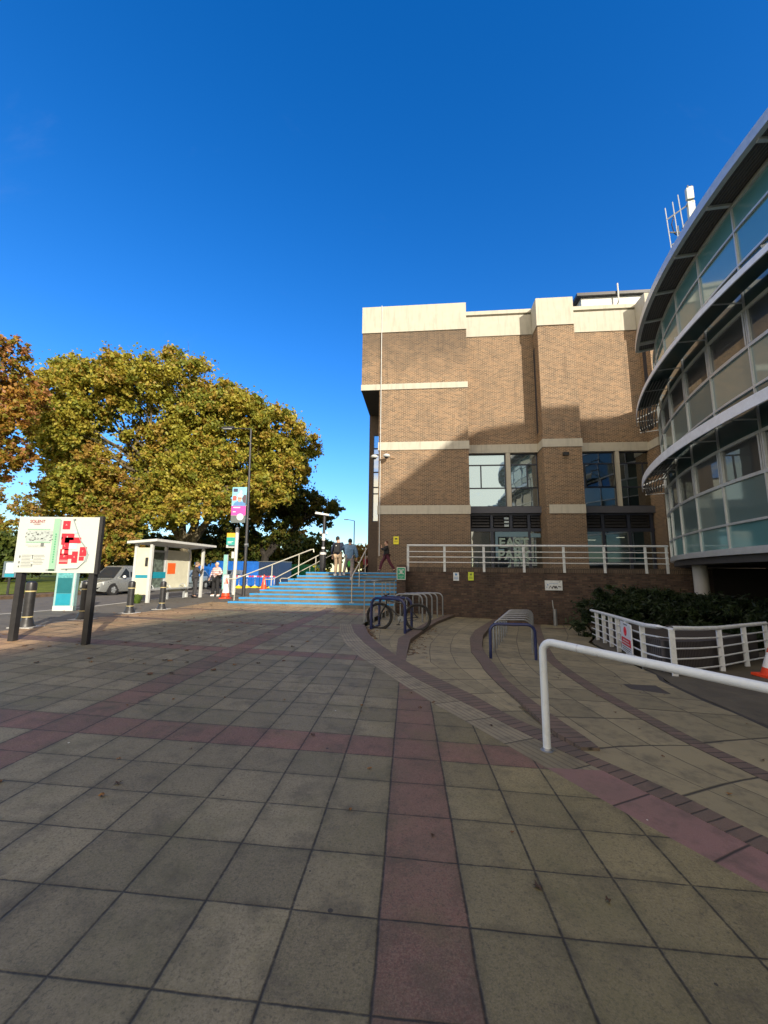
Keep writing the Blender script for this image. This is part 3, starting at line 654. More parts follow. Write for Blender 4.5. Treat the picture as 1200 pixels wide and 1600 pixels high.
# sunshades
shade = plain('sunshade_aluminium', (.80, .83, .88), .4, .1, .12, 4)
for (z0, hf) in ((5.95, .32), (9.62, .18)):
    m = MB(); ring(m, RG+.98, RG+1.02, z0, z0+hf, PS, R(29.5), R(.8))
    n = 10
    for i in range(n):          # the front panel tapers off towards the far end
        a = R(29.5)+R(5)*i/n; b = R(29.5)+R(5)*(i+1)/n; h0 = hf*(1-.75*i/n); h1 = hf*(1-.75*(i+1)/n)
        m.hexa([pol(RG+1.02,a,z0), pol(RG+.98,a,z0), pol(RG+.98,b,z0), pol(RG+1.02,b,z0)], [pol(RG+1.02,a,z0+h0), pol(RG+.98,a,z0+h0), pol(RG+.98,b,z0+h1), pol(RG+1.02,b,z0+h1)])
    cn = m.build('canopy', shade, cb_)
    for j in range(7):
        r = RG+.86-.115*j; m = MB(); zz = z0+.10
        ring_ = []
        pa = R(22); pb = R(37+.25*(6-j)); n = 24
        for i in range(n):
            a = pa+(pb-pa)*i/n; b = pa+(pb-pa)*(i+1)/n
            m.hexa([pol(r+.04,a,zz), pol(r+.01,a,zz), pol(r+.01,b,zz), pol(r+.04,b,zz)], [pol(r-.01,a,zz+.12), pol(r-.04,a,zz+.12), pol(r-.04,b,zz+.12), pol(r-.01,b,zz+.12)])
        m.build('louvre', MT['steel'], cn)
    for k in range(-10, 5):
        a = P0+ST*k; m = MB()
        m.bar(pol(RG+.02, a, z0+.62), pol(RG+.98, a, z0+.28), .02, .07); m.bar(pol(RG+.02, a, z0+.10), pol(RG+.98, a, z0+.12), .02, .04)
        m.build('bracket', MT['alu'], cn)
    m = MB(); 
    for i in range(46):
        a = PS+(R(30)-PS)*i/46; b = PS+(R(30)-PS)*(i+1)/46
        m.add([pol(RG+.96, a, z0+hf-.03), pol(RG+.96, b, z0+hf-.03), pol(RG+.06, b, z0+hf+.22), pol(RG+.06, a, z0+hf+.22)], [(0,1,2,3)])
    m.build('glass_shelf', MT['glassgreen'], cn, fix=False)
# roof
RE = R(30.8)
part('roof', lambda m: ring(m, 6, RG+.74, 13.16, 13.44, PS, RE, R(1.2)), plain('roof_metal', (.16, .17, .18), .45, .5), cb_)
k_ = N('corrugated_soffit'); o_ = k_.sep(k_.coord()); rr = k_.math('SQRT', k_.math('ADD', k_.math('MULTIPLY', o_[0], o_[0]), k_.math('MULTIPLY', o_[1], o_[1])))
wv = k_.math('SINE', k_.math('MULTIPLY', rr, 70.)); cs = k_.mix(k_.rng(wv, -1, 1), (.045, .044, .046), (.10, .10, .105))
part('soffit', lambda m: ring(m, RG-.05, RG+.66, 13.10, 13.158, PS, RE, R(1.2)), k_.done(k_.pbr(cs, .7, .0, k_.bump(wv, .5, .02))), cb_)
part('gutter', lambda m: (ring(m, RG+.66, RG+.82, 13.08, 13.40, PS, RE, R(.8))), MT['alu'], cb_)
part('parapet', lambda m: ring(m, RG-.1, RG+.0, 12.99, 13.1, PS, PE), MT['alu'], cb_)
for k in list(range(-12, 3)):
    a = P0+ST*k
    part('soffit_rib', lambda m: m.bar(pol(RG-.04, a, 13.06), pol(RG+.7, a, 13.06), .10, .08), MT['alu'], cb_)
part('soffit_rib', lambda m: m.bar(pol(RG-.04, RE-.004, 13.06), pol(RG+.75, RE-.004, 13.06), .10, .08), MT['alu'], cb_)
part('soffit_rib', lambda m: m.bar(pol(RG-.04, RE-.04, 13.06), pol(RG+.7, RE-.04, 13.06), .08, .07), MT['alu'], cb_)
# ------------------------------------------------------------------ mobile phone mast on the roof
an = empty('antenna_mast', (25.0, 30, 25.8), 0, 'rooftop phone mast with grey panel antennas behind the dark curved roof edge', 'antenna')
def apart(name, fn, mat, sm=False):
    m = MB(); fn(m); return m.build(name, mat, an, sm)
lg = plain('pale_grey_radome', (.50, .53, .50), .5)
for (x, y, z0, z1) in ((.30, -.05, 2.3, 3.50), (.30, -.05, 3.62, 4.15), (.66, .25, 2.9, 3.85), (.66, .25, 3.97, 4.55)):
    apart('panel_antenna', lambda m: (m.prism([(x-.10, y-.05), (x+.07, y-.08), (x+.10, y+.02), (x+.06, y+.08), (x-.08, y+.08)], 'z', z0, z1)), lg)
for (x, z0, z1) in ((-.72, 1.0, 3.25), (-.38, 1.3, 3.55), (-.12, 2.0, 3.9)):
    apart('rod', lambda m: m.tube([(x+.1, 0, z0), (x, 0, z1)], .022, 6), MT['alu'])
apart('frame', lambda m: [m.tube(p, .03, 6) for p in ([(-.7,0,2.7),(.5,0,3.6)], [(-.62,0,2.1),(-.1,.1,2.2)], [(-.6,0,1.5),(.4,.1,2.3)], [(-.62,0,1.0),(.3,0,1.05)], [(0,.1,2.4),(.5,.1,3.1)], [(.45,.12,-1.34),(.45,.12,4.5)], [(.85,.4,-1.34),(.85,.4,4.8)], [(.45,.12,3.78),(.85,.4,3.9)], [(-.1,.2,-1.34),(-.1,.2,2.6)], [(-.6,.1,-1.34),(-.6,.1,1.1)])], MT['steel'])
apart('cable', lambda m: [m.tube([(-.38+dx,0,2.9),(-.5+dx,.02,2.5),(-.4+dx,.05,2.1),(-.15+dx,.1,2.0),(.2,.1,2.1)], .02, 5) for dx in (0,)] + [m.tube([(-.1,0,1.7),(-.35,0,1.3),(-.42,0,.7),(-.3,.1,.1)], .025, 5)], MT['black'])

an.scale = (2, 2, 2)
# ------------------------------------------------------------------ signs and street things on the left
def stand(x, y): return gz(x, y) if x > -8 else foot(x, y)
ib = empty('campus_map_sign', (-6.2, 7.75, 0), 0, 'large white campus map board with red building blocks on two square black posts', 'sign')
def ipart(name, fn, mat, par=None):
    m = MB(); fn(m); return m.build(name, mat, par or ib)
for x in (-.71, .66): ipart('post', lambda m: m.box(x-.05, x+.05, .0, .11, .1, 2.55 if x < 0 else 2.60), MT['black'])
face = ipart('board', lambda m: (m.box(-.80, .735, -.05, -.005, 1.52, 2.58),), plain('board_white', (.53, .565, .53), .45, 0, .03))
ipart('board_edge', lambda m: (m.box(.736, .80, -.052, .02, 1.50, 2.60), m.box(-.80, .735, -.004, .02, 1.52, 2.58)), MT['black'])
Y0 = -.054
def bx(a, c): return -.80+1.535*a, 2.58-1.06*c
def rect(m, a, c, b, d, y=Y0, t=.003): x0, z0 = bx(a, c); x1, z1 = bx(b, d); m.box(x0, x1, y-t, y, z1, z0)
def ptile(nm, rs, mat, y=Y0, t=.003): ipart(nm, lambda m: [rect(m, *q, y, t) for q in rs], mat, face)
red = plain('map_red', (.60, .02, .04), .5, 0, .03); gry = plain('map_grey', (.30, .35, .35), .5, 0, .05); mint = plain('map_mint', (.27, .47, .34), .5, 0, .05)
txt = plain('map_text', (.14, .16, .16), .6); lgr = plain('map_text_pale', (.20, .22, .22), .6); mred = plain('title_red', (.36, .03, .05), .6); dgr = plain('map_green', (.08, .36, .18), .6)
ptile('map_print', [(.44,.03,.515,.97)], mint); ptile('map_print', [(.515,.05,.53,.93), (.405,.94,.53,.965)], gry)
# road ring around the campus
rp = [(.60,.93),(.80,.92),(.88,.80),(.905,.66),(.88,.56),(.80,.42),(.755,.28),(.70,.10),(.68,.04)]
m = MB()
for i in range(len(rp)-1):
    (a, c), (b, d) = rp[i], rp[i+1]; p = Vector((bx(a,c)[0], Y0-.003, bx(a,c)[1])); q = Vector((bx(b,d)[0], Y0-.003, bx(b,d)[1])); m.bar(p, q, .045, .004)
m.build('map_print', gry, face)
ptile('map_print', [(.555,.07,.645,.22),(.555,.30,.71,.42),(.60,.37,.80,.47),(.56,.42,.66,.50),(.58,.50,.66,.60),(.56,.58,.585,.68),(.61,.58,.66,.68),(.56,.66,.665,.84),(.71,.62,.78,.82),(.66,.68,.71,.75),(.80,.54,.885,.70),(.80,.71,.86,.78),(.555,.36,.57,.40)], red, Y0-.004)
ptile('map_print', [(.66,.475,.76,.58),(.70,.26,.74,.30)], plain('map_pale_blue', (.42, .66, .74), .5), Y0-.002)
ptile('map_print', [(.585,.59,.61,.66),(.56,.775,.665,.782),(.56,.80,.665,.807)], face.data.materials[0], Y0-.007)
ptile('map_print', [(.12,.22,.40,.24),(.12,.45,.42,.47)], mint)
sk = []; r5 = random.Random(5)
for i in range(70):
    a = .10+.32*r5.random(); c = .26+.17*r5.random(); sk.append((a, c, a+r5.uniform(.004,.03), c+r5.uniform(.004,.018)))
ptile('map_drawing', sk, lgr); ptile('map_drawing', [(.11,.255,.43,.46)], plain('drawing_ground', (.40, .46, .45), .6), Y0, .0015)
bars = [(.12+.03*(i%2), .51+.03*i, .32+.05*(i%2), .514+.03*i) for i in range(2)]
for i in range(9): bars.append((.09, .69+.026*i, .09+.16*r5.uniform(.6,1), .696+.026*i)); 
for i in range(7): bars.append((.24, .69+.026*i, .24+.15*r5.uniform(.6,1), .696+.026*i))
ptile('map_key', bars, lgr); ptile('map_key', [(.06,.70,.075,.74),(.06,.80,.075,.84),(.06,.88,.075,.91),(.22,.69,.23,.76),(.22,.85,.235,.89)], txt)
ptile('map_print', [(.475,.30+.045*i,.49,.33+.045*i) for i in range(12)], dgr, Y0-.004)
[ptile('map_marker', [q_], txt, Y0-.006) for q_ in ((.655,.93,.67,.955),(.69,.035,.71,.06),(.31,.47,.345,.53))]
def itext(s, size, a, c, mat, y=Y0-.012, bold=0.): 
    x, z = bx(a, c); return text(face, s, size, mat, (x, y, z), .001, bold=bold)
itext('SOLENT', .080, .235, .085, mred); itext('UNIVERSITY', .026, .235, .135, mred)
for s, a, c in (('A', .60, .145), ('B', .63, .36), ('C', .61, .52), ('D', .62, .71), ('E', .745, .72), ('F', .84, .62)): itext(s, .045, a, c, face.data.materials[0], Y0-.010)

def lathe_thing(e, name, prof, mat, n=20):
    m = MB(); m.lathe(prof, n=n); return m.build(name, mat, e, True)
gold = plain('faded_gold_band', (.50, .42, .20), .5)
def bollard(): 
    e = empty('bollard', (0, 0, 0)); 
    lathe_thing(e, 'body', [(.155,0),(.155,.03),(.125,.09),(.105,.16),(.095,.18),(.095,.205)], MT['black'])
    lathe_thing(e, 'shaft', [(.092,.225),(.092,.74)], MT['black'])
    lathe_thing(e, 'cap', [(.092,.765),(.10,.77),(.10,.90),(.092,.935),(.06,.96),(.02,.965)], MT['black'])
    lathe_thing(e, 'band', [(.1,.205),(.1,.225)], gold); lathe_thing(e, 'band', [(.1,.74),(.1,.765)], gold)
    m = MB(); m.box(-.24,.24,-.2,.2,-.05,.012); m.build('base_slab', MT['concrete2'], e)
    return e
bpr = None
for x, y, lb in ((-7.99, 9.32, 'black bollard with gold bands seen beneath the left half of the campus map board'), (-7.96, 11.0, 'black bollard half hidden behind the right post of the campus map board'), (-8.15, 13.3, 'black bollard with gold bands directly in front of the near end of the bus shelter'), (-8.15, 15.2, 'black bollard in front of the bus shelter bench')):
    if bpr is None: bpr = bollard(); b = bpr
    else: b = copy_tree(bpr)
    b.location = (x, y, foot(x, y)+.004); b.scale = (1.05,)*3; tag(b, lb, 'bollard', 'bollards along the edge of the paving')

tt = empty('information_totem', (-10.88, 14.11, foot(-11, 14)), R(10), 'teal wayfinding totem with white edge trim standing on the pavement behind the campus map board', 'sign')
m = MB(); m.box(-.31,.31,-.09,.09,0,2.35); m.build('column', plain('totem_grey', (.25,.42,.42), .4), tt)
tq = plain('totem_teal', (.008,.13,.155), .35); tl = plain('totem_blue', (.012,.26,.36), .35)
m = MB(); m.box(-.25,.20,-.095,-.091,.58,1.10); m.build('panel', tq, tt); m = MB(); m.box(-.25,.20,-.095,-.091,.18,.575); m.build('panel', tl, tt); m = MB(); m.box(-.25,.20,-.095,-.091,1.10,2.2); m.build('panel', plain('totem_map', (.10,.34,.36), .35, 0, .6, 20), tt)
m = MB(); m.box(.24,.27,-.10,-.091,.1,2.3); m.box(-.31,.31,-.1,.1,.0,.16); m.build('trim', MT['white'], tt)

# bus shelter: back wall on the road side, open side to the paving
SA = R(-8.2); sh = empty('bus_shelter', (-10.9, 18.45, foot(-11, 18)), SA, 'white framed bus shelter with cream panels, a flat roof and a bench', 'bus shelter')
cream = plain('cream_panel', (.62,.60,.46), .5, 0, .1, 4)
def spart(name, fn, mat, par=None, sm=False):
    m = MB(); fn(m); return m.build(name, mat, par or sh, sm)
for x, y in ((-.38, 0), (.42, -.05), (-.38, 2.0), (-.38, 3.9), (.42, 3.95)): spart('post', lambda m: m.box(x-.06, x+.06, y-.06, y+.06, 0, 2.62), MT['white'])
spart('roof', lambda m: m.hexa([(-.62,-.35,2.62),(.85,-.35,2.72),(.85,4.5,2.72),(-.62,4.5,2.62)], [(-.62,-.35,2.73),(.85,-.35,2.83),(.85,4.5,2.83),(-.62,4.5,2.73)]), MT['white'])
ep = spart('end_panel', lambda m: m.box(-.31, .34, -.03, .03, .35, 2.45), cream)
spart('stripe', lambda m: m.box(-.30, .33, -.036, -.03, 1.08, 1.22), tl, ep); spart('timetable', lambda m: m.box(.12, .26, -.036, -.03, 1.6, 2.0), MT['black'], ep)
spart('back_panel', lambda m: m.box(-.40, -.34, .1, .9, .35, 2.45), cream)
pc = spart('poster_case', lambda m: m.box(-.40, -.34, 1.0, 1.9, .5, 2.4), MT['alu'])
spart('poster', lambda m: m.box(-.339, -.33, 1.08, 1.82, .6, 2.3), plain('dark_poster', (.10,.13,.11), .35, 0, 1.2, 6), pc)
b3 = spart('back_panel', lambda m: (m.box(-.40, -.34, 2.1, 3.85, .35, 2.45),), cream)
spart('poster', lambda m: m.box(-.338, -.33, 2.15, 2.75, 1.25, 1.8), plain('orange_poster', (.8,.13,.02), .5), b3)
spart('teal_panel', lambda m: m.box(-.33, -.31, .6, 2.0, 1.05, 1.35), tl)
bn = spart('bench', lambda m: (m.box(-.3, .05, .5, 3.7, .50, .56), m.box(-.25, -.18, .7, .78, 0, .5), m.box(-.25, -.18, 2.1, 2.18, 0, .5), m.box(-.25, -.18, 3.4, 3.48, 0, .5)), MT['alu'])
for y in (.7, 1.9, 3.1): spart('armrest', lambda m: m.tube([(-.1+.18*math.cos(t), y, .56+.2*math.sin(t)) for t in [math.pi*i/8 for i in range(9)]], .018, 6), MT['alu'], bn)
m = MB(); rr_ = random.Random(4)
for i in range(120):
    a = rr_.uniform(0, 6.28); r = rr_.uniform(.02, .25); h = rr_.uniform(.1, .4); p = Vector((math.cos(a)*r*.4, math.sin(a)*r*.4, 0)); q = Vector((math.cos(a)*r, math.sin(a)*r, h)); t = Vector((-math.sin(a), math.cos(a), 0))*.03
    m.add([p-t, p+t, q+t, q-t], [(0,1,2,3)])
o = m.build('weed', leafmat('weed_leaf', (.10,.16,.03)), None, fix=False); o.location = (-10.75, 18.0, foot(-11, 18)); tag(o, 'small green weed growing at the foot of the near shelter post', 'plant')

# bus stop pole with flag
bp = empty('bus_stop_pole', (-9.12, 25.03, foot(-9, 25)), 0, 'white bus stop pole with an orange and teal flag', 'bus stop sign')
m = MB(); m.tube([(0,0,0),(0,0,4.0)], .105, 10); m.sphere((0,0,4.02), .12); m.build('pole', MT['white'], bp, True)
fl = MB(); fl.box(-.62,-.10,-.02,.02,2.85,3.76); fl = fl.build('flag', MT['white'], bp)
for nm, z0, z1, c in (('stripe', 3.50, 3.76, (.80,.42,.03)), ('stripe', 3.02, 3.49, (.02,.34,.30)), ('stripe', 2.92, 3.01, (.03,.10,.12))):
    m = MB(); m.box(-.62 if z0 > 3.01 else -.5,-.11,-.026,-.021,z0,z1); m.build(nm, plain('flag_'+str(z0), c, .5), fl)
m = MB(); m.box(-.55,-.3,-.03,-.027,3.12,3.17); m.box(-.55,-.2,-.03,-.027,3.20,3.24); m.build('print', MT['white'], fl)
m = MB(); m.box(-.26,-.10,-.02,.02,2.2,2.6); m.build('timetable', MT['white'], bp)

# tall lamp post with banner
lp = empty('street_lamp', (-8.12, 23.88, foot(-8, 23.9)), 0, 'tall dark street lamp post with a hanging advertising banner beside the bus stop', 'street lamp')
dkm = plain('dark_lamp_metal', (.045,.045,.05), .45, .3)
m = MB(); m.tube([(0,0,0),(0,0,1.9)], .10, 10); m.tube([(0,0,1.9),(-.05,0,6),(-.14,0,10.1)], [.085,.07,.05], 10); m.build('pole', dkm, lp, True)
m = MB(); m.tube([(-.14,0,10.1),(-1.35,0,10.16)], .03, 6); m.build('arm', dkm, lp, True)
hd = MB(); hd.hexa([(-1.95,-.14,10.10),(-1.2,-.12,10.12),(-1.2,.12,10.12),(-1.95,.14,10.10)], [(-1.9,-.08,10.2),(-1.2,-.08,10.24),(-1.2,.08,10.24),(-1.9,.08,10.2)]); hd = hd.build('lamp_head', dkm, lp)
m = MB(); m.box(-1.85,-1.3,-.09,.09,10.07,10.10); m.build('lens', MT['white'], hd)
m = MB(); m.tube([(-.13,0,4.55),(.14,0,4.5)], .03, 6); m.build('bracket', MT['steel'], lp); m = MB(); m.tube([(-.08,0,2.95),(.1,0,2.95)], .11, 8); m.build('collar', MT['steel'], lp)
bn_ = MB(); bn_.hexa([(-1.02,-.012,4.26),(-.16,-.012,4.28),(-.16,.012,4.28),(-1.02,.012,4.26)], [(-1.02,-.012,6.42),(-.16,-.012,6.44),(-.16,.012,6.44),(-1.02,.012,6.42)])
bn_ = bn_.build('banner', plain('banner_sky', (.25,.55,.68), .6), lp)
def bp_(nm, fn, c):
    m = MB(); fn(m); m.build(nm, plain('banner_'+nm+str(round(c[0]*97+c[1]*31, 2)), c, .6, 0, .1), bn_)
bp_('print', lambda m: m.box(-1.02,-.16,-.018,-.0125,4.72,5.28), (.80,.07,.36)); bp_('print', lambda m: m.box(-1.02,-.16,-.018,-.0125,4.27,4.71), (.12,.14,.14))
bp_('print', lambda m: m.box(-.96,-.70,-.018,-.0125,6.14,6.34), (.05,.05,.12)); bp_('picture', lambda m: m.prism([(-.95,5.285),(-.20,5.285),(-.2,5.45),(-.42,5.55),(-.62,5.62),(-.86,5.48)], 'y', -.017, -.0125), (.10,.24,.48))
bp_('picture', lambda m: m.prism([(-.17,5.285),(-.17,5.95),(-.3,5.98),(-.42,5.75),(-.35,5.5)], 'y', -.016, -.0125), (.10,.07,.09))
bp_('picture', lambda m: m.prism([(-.98,5.6),(-.76,5.62),(-.74,5.84),(-.84,5.92),(-.97,5.88)], 'y', -.016, -.0125), (.55,.12,.10))
bp_('picture', lambda m: m.prism([(-.56+.13*math.cos(t), 5.72+.19*math.sin(t)) for t in [2*math.pi*i/14 for i in range(14)]], 'y', -.021, -.0125), (.62,.36,.28))
bp_('picture', lambda m: m.prism([(-.55+.14*math.cos(t), 5.93+.12*math.sin(t)) for t in [2*math.pi*i/14 for i in range(14)]], 'y', -.023, -.0125), (.75,.78,.74))
bp_('picture', lambda m: m.prism([(-.50+.07*math.cos(t), 6.12+.10*math.sin(t)) for t in [2*math.pi*i/14 for i in range(14)]], 'y', -.022, -.0125), (.72,.78,.80))
bp_('picture', lambda m: m.box(-.66,-.46,-.025,-.02,5.74,5.78), (.05,.04,.05))
bp_('print', lambda m: (m.box(-.9,-.5,-.022,-.018,5.16,5.22), m.box(-.92,-.75,-.022,-.018,4.9,4.95)), (.9,.8,.85))
bp_('print', lambda m: m.prism([(-.47+.2*math.cos(t), 4.62+.2*math.sin(t)) for t in [2*math.pi*i/20 for i in range(20)]], 'y', -.028, -.0125), (.78,.80,.82))

# traffic cones
orange = plain('cone_orange', (.80,.07,.02), .5, 0, .1); cwhite = plain('cone_white', (.75,.75,.72), .5, 0, .15)
def cone(h=.85, bands=1):
    e = empty('traffic_cone', (0,0,0))
    def prof(z0, z1, o=0): 
        f = lambda z: .20*(1-z/h)**.9*1+.035
        return [(f(z0)+o, z0), (f((z0+z1)/2)+o, (z0+z1)/2), (f(z1)+o, z1)]
    m = MB(); m.box(-.25,.25,-.25,.25,0,.045); m.build('base', orange, e)
    m = MB(); m.lathe(prof(.045, h*.28)); m.build('body', orange, e, True); m = MB(); m.lathe(prof(h*.72, h)); m.build('tip', orange, e, True)
    m = MB(); m.lathe(prof(h*.28, h*.72, .001)); m.build('sleeve', cwhite if bands else orange, e, True)
    return e
c1 = cone(1.05); c1.location = (-8.28, 21.6, foot(-8,21)); tag(c1, 'orange and white traffic cone beside the bus stop pole', 'traffic cone')
c2 = cone(1.15, 0); c2.location = (-9.36, 32.1, foot(-8,30)); tag(c2, 'plain orange traffic cone standing beyond the left end of the blue steps', 'traffic cone')

# ------------------------------------------------------------------ stair handrails
hr = plain('stair_rail_paint', (.52,.50,.42), .45, .2, .12)
def stair_rail(y, x0, x1, z0, z1, posts, label, curl=True, g0=None):
    e = empty('handrail', (0,0,0), 0, label, 'handrail'); m = MB()
    pts = [Vector((x0, y, z0)), Vector((x1, y, z1))]
    p = [(x0-.42, y, z0-.28), (x0-.46, y, z0-.05), (x0-.36, y, z0), (x0, y, z0), (x1, y, z1), (x1+.12, y, z1+.02), (x1+.14, y, z1-.12)]
    m.tube(p, .03, 8); m.build('rail', hr, e, True)
    for (x, zb) in posts:
        t = (x-x0)/(x1-x0); m = MB(); m.tube([(x, y, zb), (x, y, z0+(z1-z0)*t)], .022, 6); m.build('post', hr, e, True)
    return e
stair_rail(19.2, -6.95, -3.45, 1.20, 2.60, [(-6.95, .1), (-5.25, .9), (-4.0, 1.4)], 'long pale handrail rising from the pavement at the left corner of the blue steps')
stair_rail(22.5, -6.1, -3.35, 1.12, 2.60, [(-6.0, .2), (-4.7, .9), (-3.75, 1.5)], 'pale handrail in the middle of the three on the left flight of the steps')
stair_rail(26.0, -6.1, -3.35, 1.12, 2.62, [(-6.0, .2), (-4.7, .9), (-3.75, 1.5)], 'rearmost of the three pale handrails on the left flight of the steps')
ch = empty('handrail', (0,0,0), 0, 'pale centre handrail going up the front flight of blue steps that a person holds', 'handrail')
A1 = bw(-1.92, -.62); A2 = bw(-1.78, .55); A3 = bw(-1.66, 1.62)
m = MB(); m.tube([A1+Vector((0,0,1.30)), A1+Vector((.01,.12,1.42)), A2+Vector((0,0,2.02)), A3+Vector((0,0,2.62)), A3+Vector((.05,.3,2.75))], .03, 8); m.build('rail', hr, ch, True)
for p, zb, zt in ((A1, .24, 1.36), (A2, .86, 2.02), (A3, 1.45, 2.62)):
    m = MB(); m.tube([p+Vector((0,0,zb)), p+Vector((0,0,zt))], .024, 6); m.box(p.x-.1, p.x+.1, p.y-.06, p.y+.06, zb, zb+.02); m.build('post', hr, ch, True)
gr_ = railing('guard_rail', [(-.60,13.05,0),(-.05,15.5,-.02),(.50,18.1,-.05)], [0.02, 1.3, 2.55, 3.2, 4.1, 5.1], 1.28, 'tall grey steel guard rail between the plaza and the cycle racks', [], MT['steel'], post=.04, rtop=.03, below=.2)

# ------------------------------------------------------------------ signs on the retaining wall
gs = empty('assembly_point_sign', bw(.02, .15, 1.25), BA, 'green and white assembly point sign on the brick pier beside the steps', 'sign')
m = MB(); m.box(-.03,.37,-.02,0,0,.56); gf = m.build('panel', MT['white'], gs)
grn = plain('safety_green', (.01,.27,.15), .5, 0, .06)
m = MB(); m.box(0,.34,-.024,-.0205,.03,.53); m.build('field', grn, gs)
m = MB()
for cx, cz, dx, dz in ((.05,.47,1,-1),(.29,.47,-1,-1),(.05,.24,1,1),(.29,.24,-1,1)):
    m.prism([(cx, cz), (cx+dx*.07, cz+dz*.02), (cx+dx*.02, cz+dz*.07)], 'y', -.03, -.0245)
for cx in (.13,.17,.21):
    m.box(cx-.016,cx+.016,-.03,-.0245,.27,.40); m.sphere((cx,-.027,.43), (.018,.004,.02), 8, 5)
m.build('pictogram', MT['white'], gs)
text(gs, 'Assembly', .062, MT['white'], (.17,-.027,.155), .001); text(gs, 'point', .062, MT['white'], (.17,-.027,.085), .001)
nw = empty('notice', bw(0,0), BA, 'small white and blue notice on the dark brick wall, left of the yellow one', 'sign')
blu = plain('notice_blue', (.10,.25,.50), .5)
notice(nw, 2.58, 2.84, 1.22, 1.60, .985, MT['white_dirty'], blu, [(.3,.7,.62,.88),(.15,.85,.42,.48),(.15,.85,.30,.36),(.15,.85,.18,.24)])
ny = empty('notice', bw(0,0), BA, 'small yellow green notice on the dark brick wall, right of the white one', 'sign')
notice(ny, 3.26, 3.51, 1.24, 1.62, .985, plain('lime_sign', (.52,.62,.05), .5), plain('olive_print', (.16,.22,.03), .5), [(.3,.7,.6,.85),(.2,.8,.38,.44),(.2,.8,.24,.30)])
nb = empty('notice', bw(0,0), BA, 'wide white sign with black zigzag lettering on the dark wall below the terrace railing', 'sign')
m = MB(); m.box(6.70,7.46,.955,.985,.84,1.28); m.build('panel', MT['white_dirty'], nb)
m = MB()
zz = [(6.86,.92),(6.93,1.04),(7.0,.92),(7.04,1.0),(7.09,1.04),(7.13,.92),(7.17,1.04),(7.23,.92)]
for i in range(len(zz)-1): m.bar((zz[i][0], .950, zz[i][1]), (zz[i+1][0], .950, zz[i+1][1]), .035 if i > 1 else .018, .035 if i > 1 else .018)
m.bar((7.27,.950,1.02), (7.40,.950,.99), .035, .035); m.bar((7.33,.950,1.2), (7.37,.950,1.25), .02, .02); m.build('lettering', blk, nb)
m = MB(); m.box(6.88,7.28,.951,.954,1.13,1.145); m.box(6.80,6.84,.951,.954,1.05,1.12); m.box(6.76,6.79,.951,.954,.95,1.0); m.build('print', blu, nb)
sb = empty('metal_post', bw(6.95,.55,zC(7,18.2)), 0, 'short grey metal post against the dark wall below the wide white sign', 'post')
m = MB(); m.tube([(0,0,0),(0,0,.72)], .085, 12); m.build('shaft', MT['steel'], sb, True); m = MB(); m.tube([(-.02,.1,.72),(-.03,.15,1.1)], .02, 6); m.build('pipe', MT['steel'], sb, True)
m = MB(); p = bw(6.6,-.6); m.box(-.45,.45,-.07,.07,0,.008); o = m.build('drain_cover', plain('rusty_iron', (.07,.035,.025), .8), None); o.location = (p.x, p.y, zC(p.x,p.y)+.004); o['kind'] = 'structure'
m = MB(); m.add([(-.28,-.2,0),(.22,-.28,0),(.30,.2,0),(-.2,.28,0)], [(0,1,2,3)]); o = m.build('drain_cover', plain('iron_grate', (.05,.045,.042), .8), None); o.location = (4.25,6.85,zC(4.2,6.8)+.006); o['kind'] = 'structure'

# ------------------------------------------------------------------ cycle racks
def hoop_mesh(m, a, b, h, r, rad=.2):
    a = Vector(a); b = Vector(b); d = (b-a); L = d.length; d = d/L; up = Vector((0,0,1)); pts = [a]
    for c, s in ((a, 1), (b, -1)):
        cen = c + d*s*rad + up*(h-rad); arc = [cen + (-d*s*math.cos(t)+up*math.sin(t))*rad for t in [math.pi/2*i/5 for i in range(6)]]
        pts += arc if s == 1 else arc[::-1]
    pts.append(b); m.tube(pts, r, 8)
br = empty('cycle_rack', (0,0,0), 0, 'navy blue two-hoop cycle rack on floor rails with a bicycle parked in it', 'bike rack')
hp = [((-.35,12.5,zA(0,12.5)), (.63,11.84,zA(.6,12))), ((-.12,13.5,zA(0,13.5)), (.90,13.0,zA(.9,13)))]
for a, b in hp: m = MB(); hoop_mesh(m, a, b, .94, .042, .22); m.build('hoop', MT['navy'], br, True)
for i in (0, 1): m = MB(); m.bar(Vector(hp[0][i])+Vector((0,0,.03)), Vector(hp[1][i])+Vector((0,0,.03)), .07, .05); m.build('floor_rail', MT['navy'], br)
sil = [(1.45,15.2),(1.72,16.2),(2.02,17.0),(2.33,17.75),(2.66,18.4)]
nm5 = ['nearest', 'second nearest', 'middle', 'second furthest', 'furthest']
pr = None
for i, (x, y) in enumerate(sil):
    m = MB(); hoop_mesh(m, (-1.02,.35,0), (0,0,0), 1.0, .032, .22)
    if pr is None: pr = m.build('cycle_stand', MT['steel'], None, True); o = pr
    else: o = pr.copy(); col.objects.link(o)
    o.location = (x, y, zA(x, y)); tag(o, nm5[i]+' of the five silver cycle hoops behind the navy rack, by the pier', 'bike rack', 'silver cycle hoops in the left bay')
gx = ['navy blue cycle hoop, front one of the right-hand row of stands'] + ['%s silver hoop behind the navy one in the right-hand row of cycle stands' % s for s in ('first','second','third','fourth','fifth','sixth','seventh')]
pr2 = None
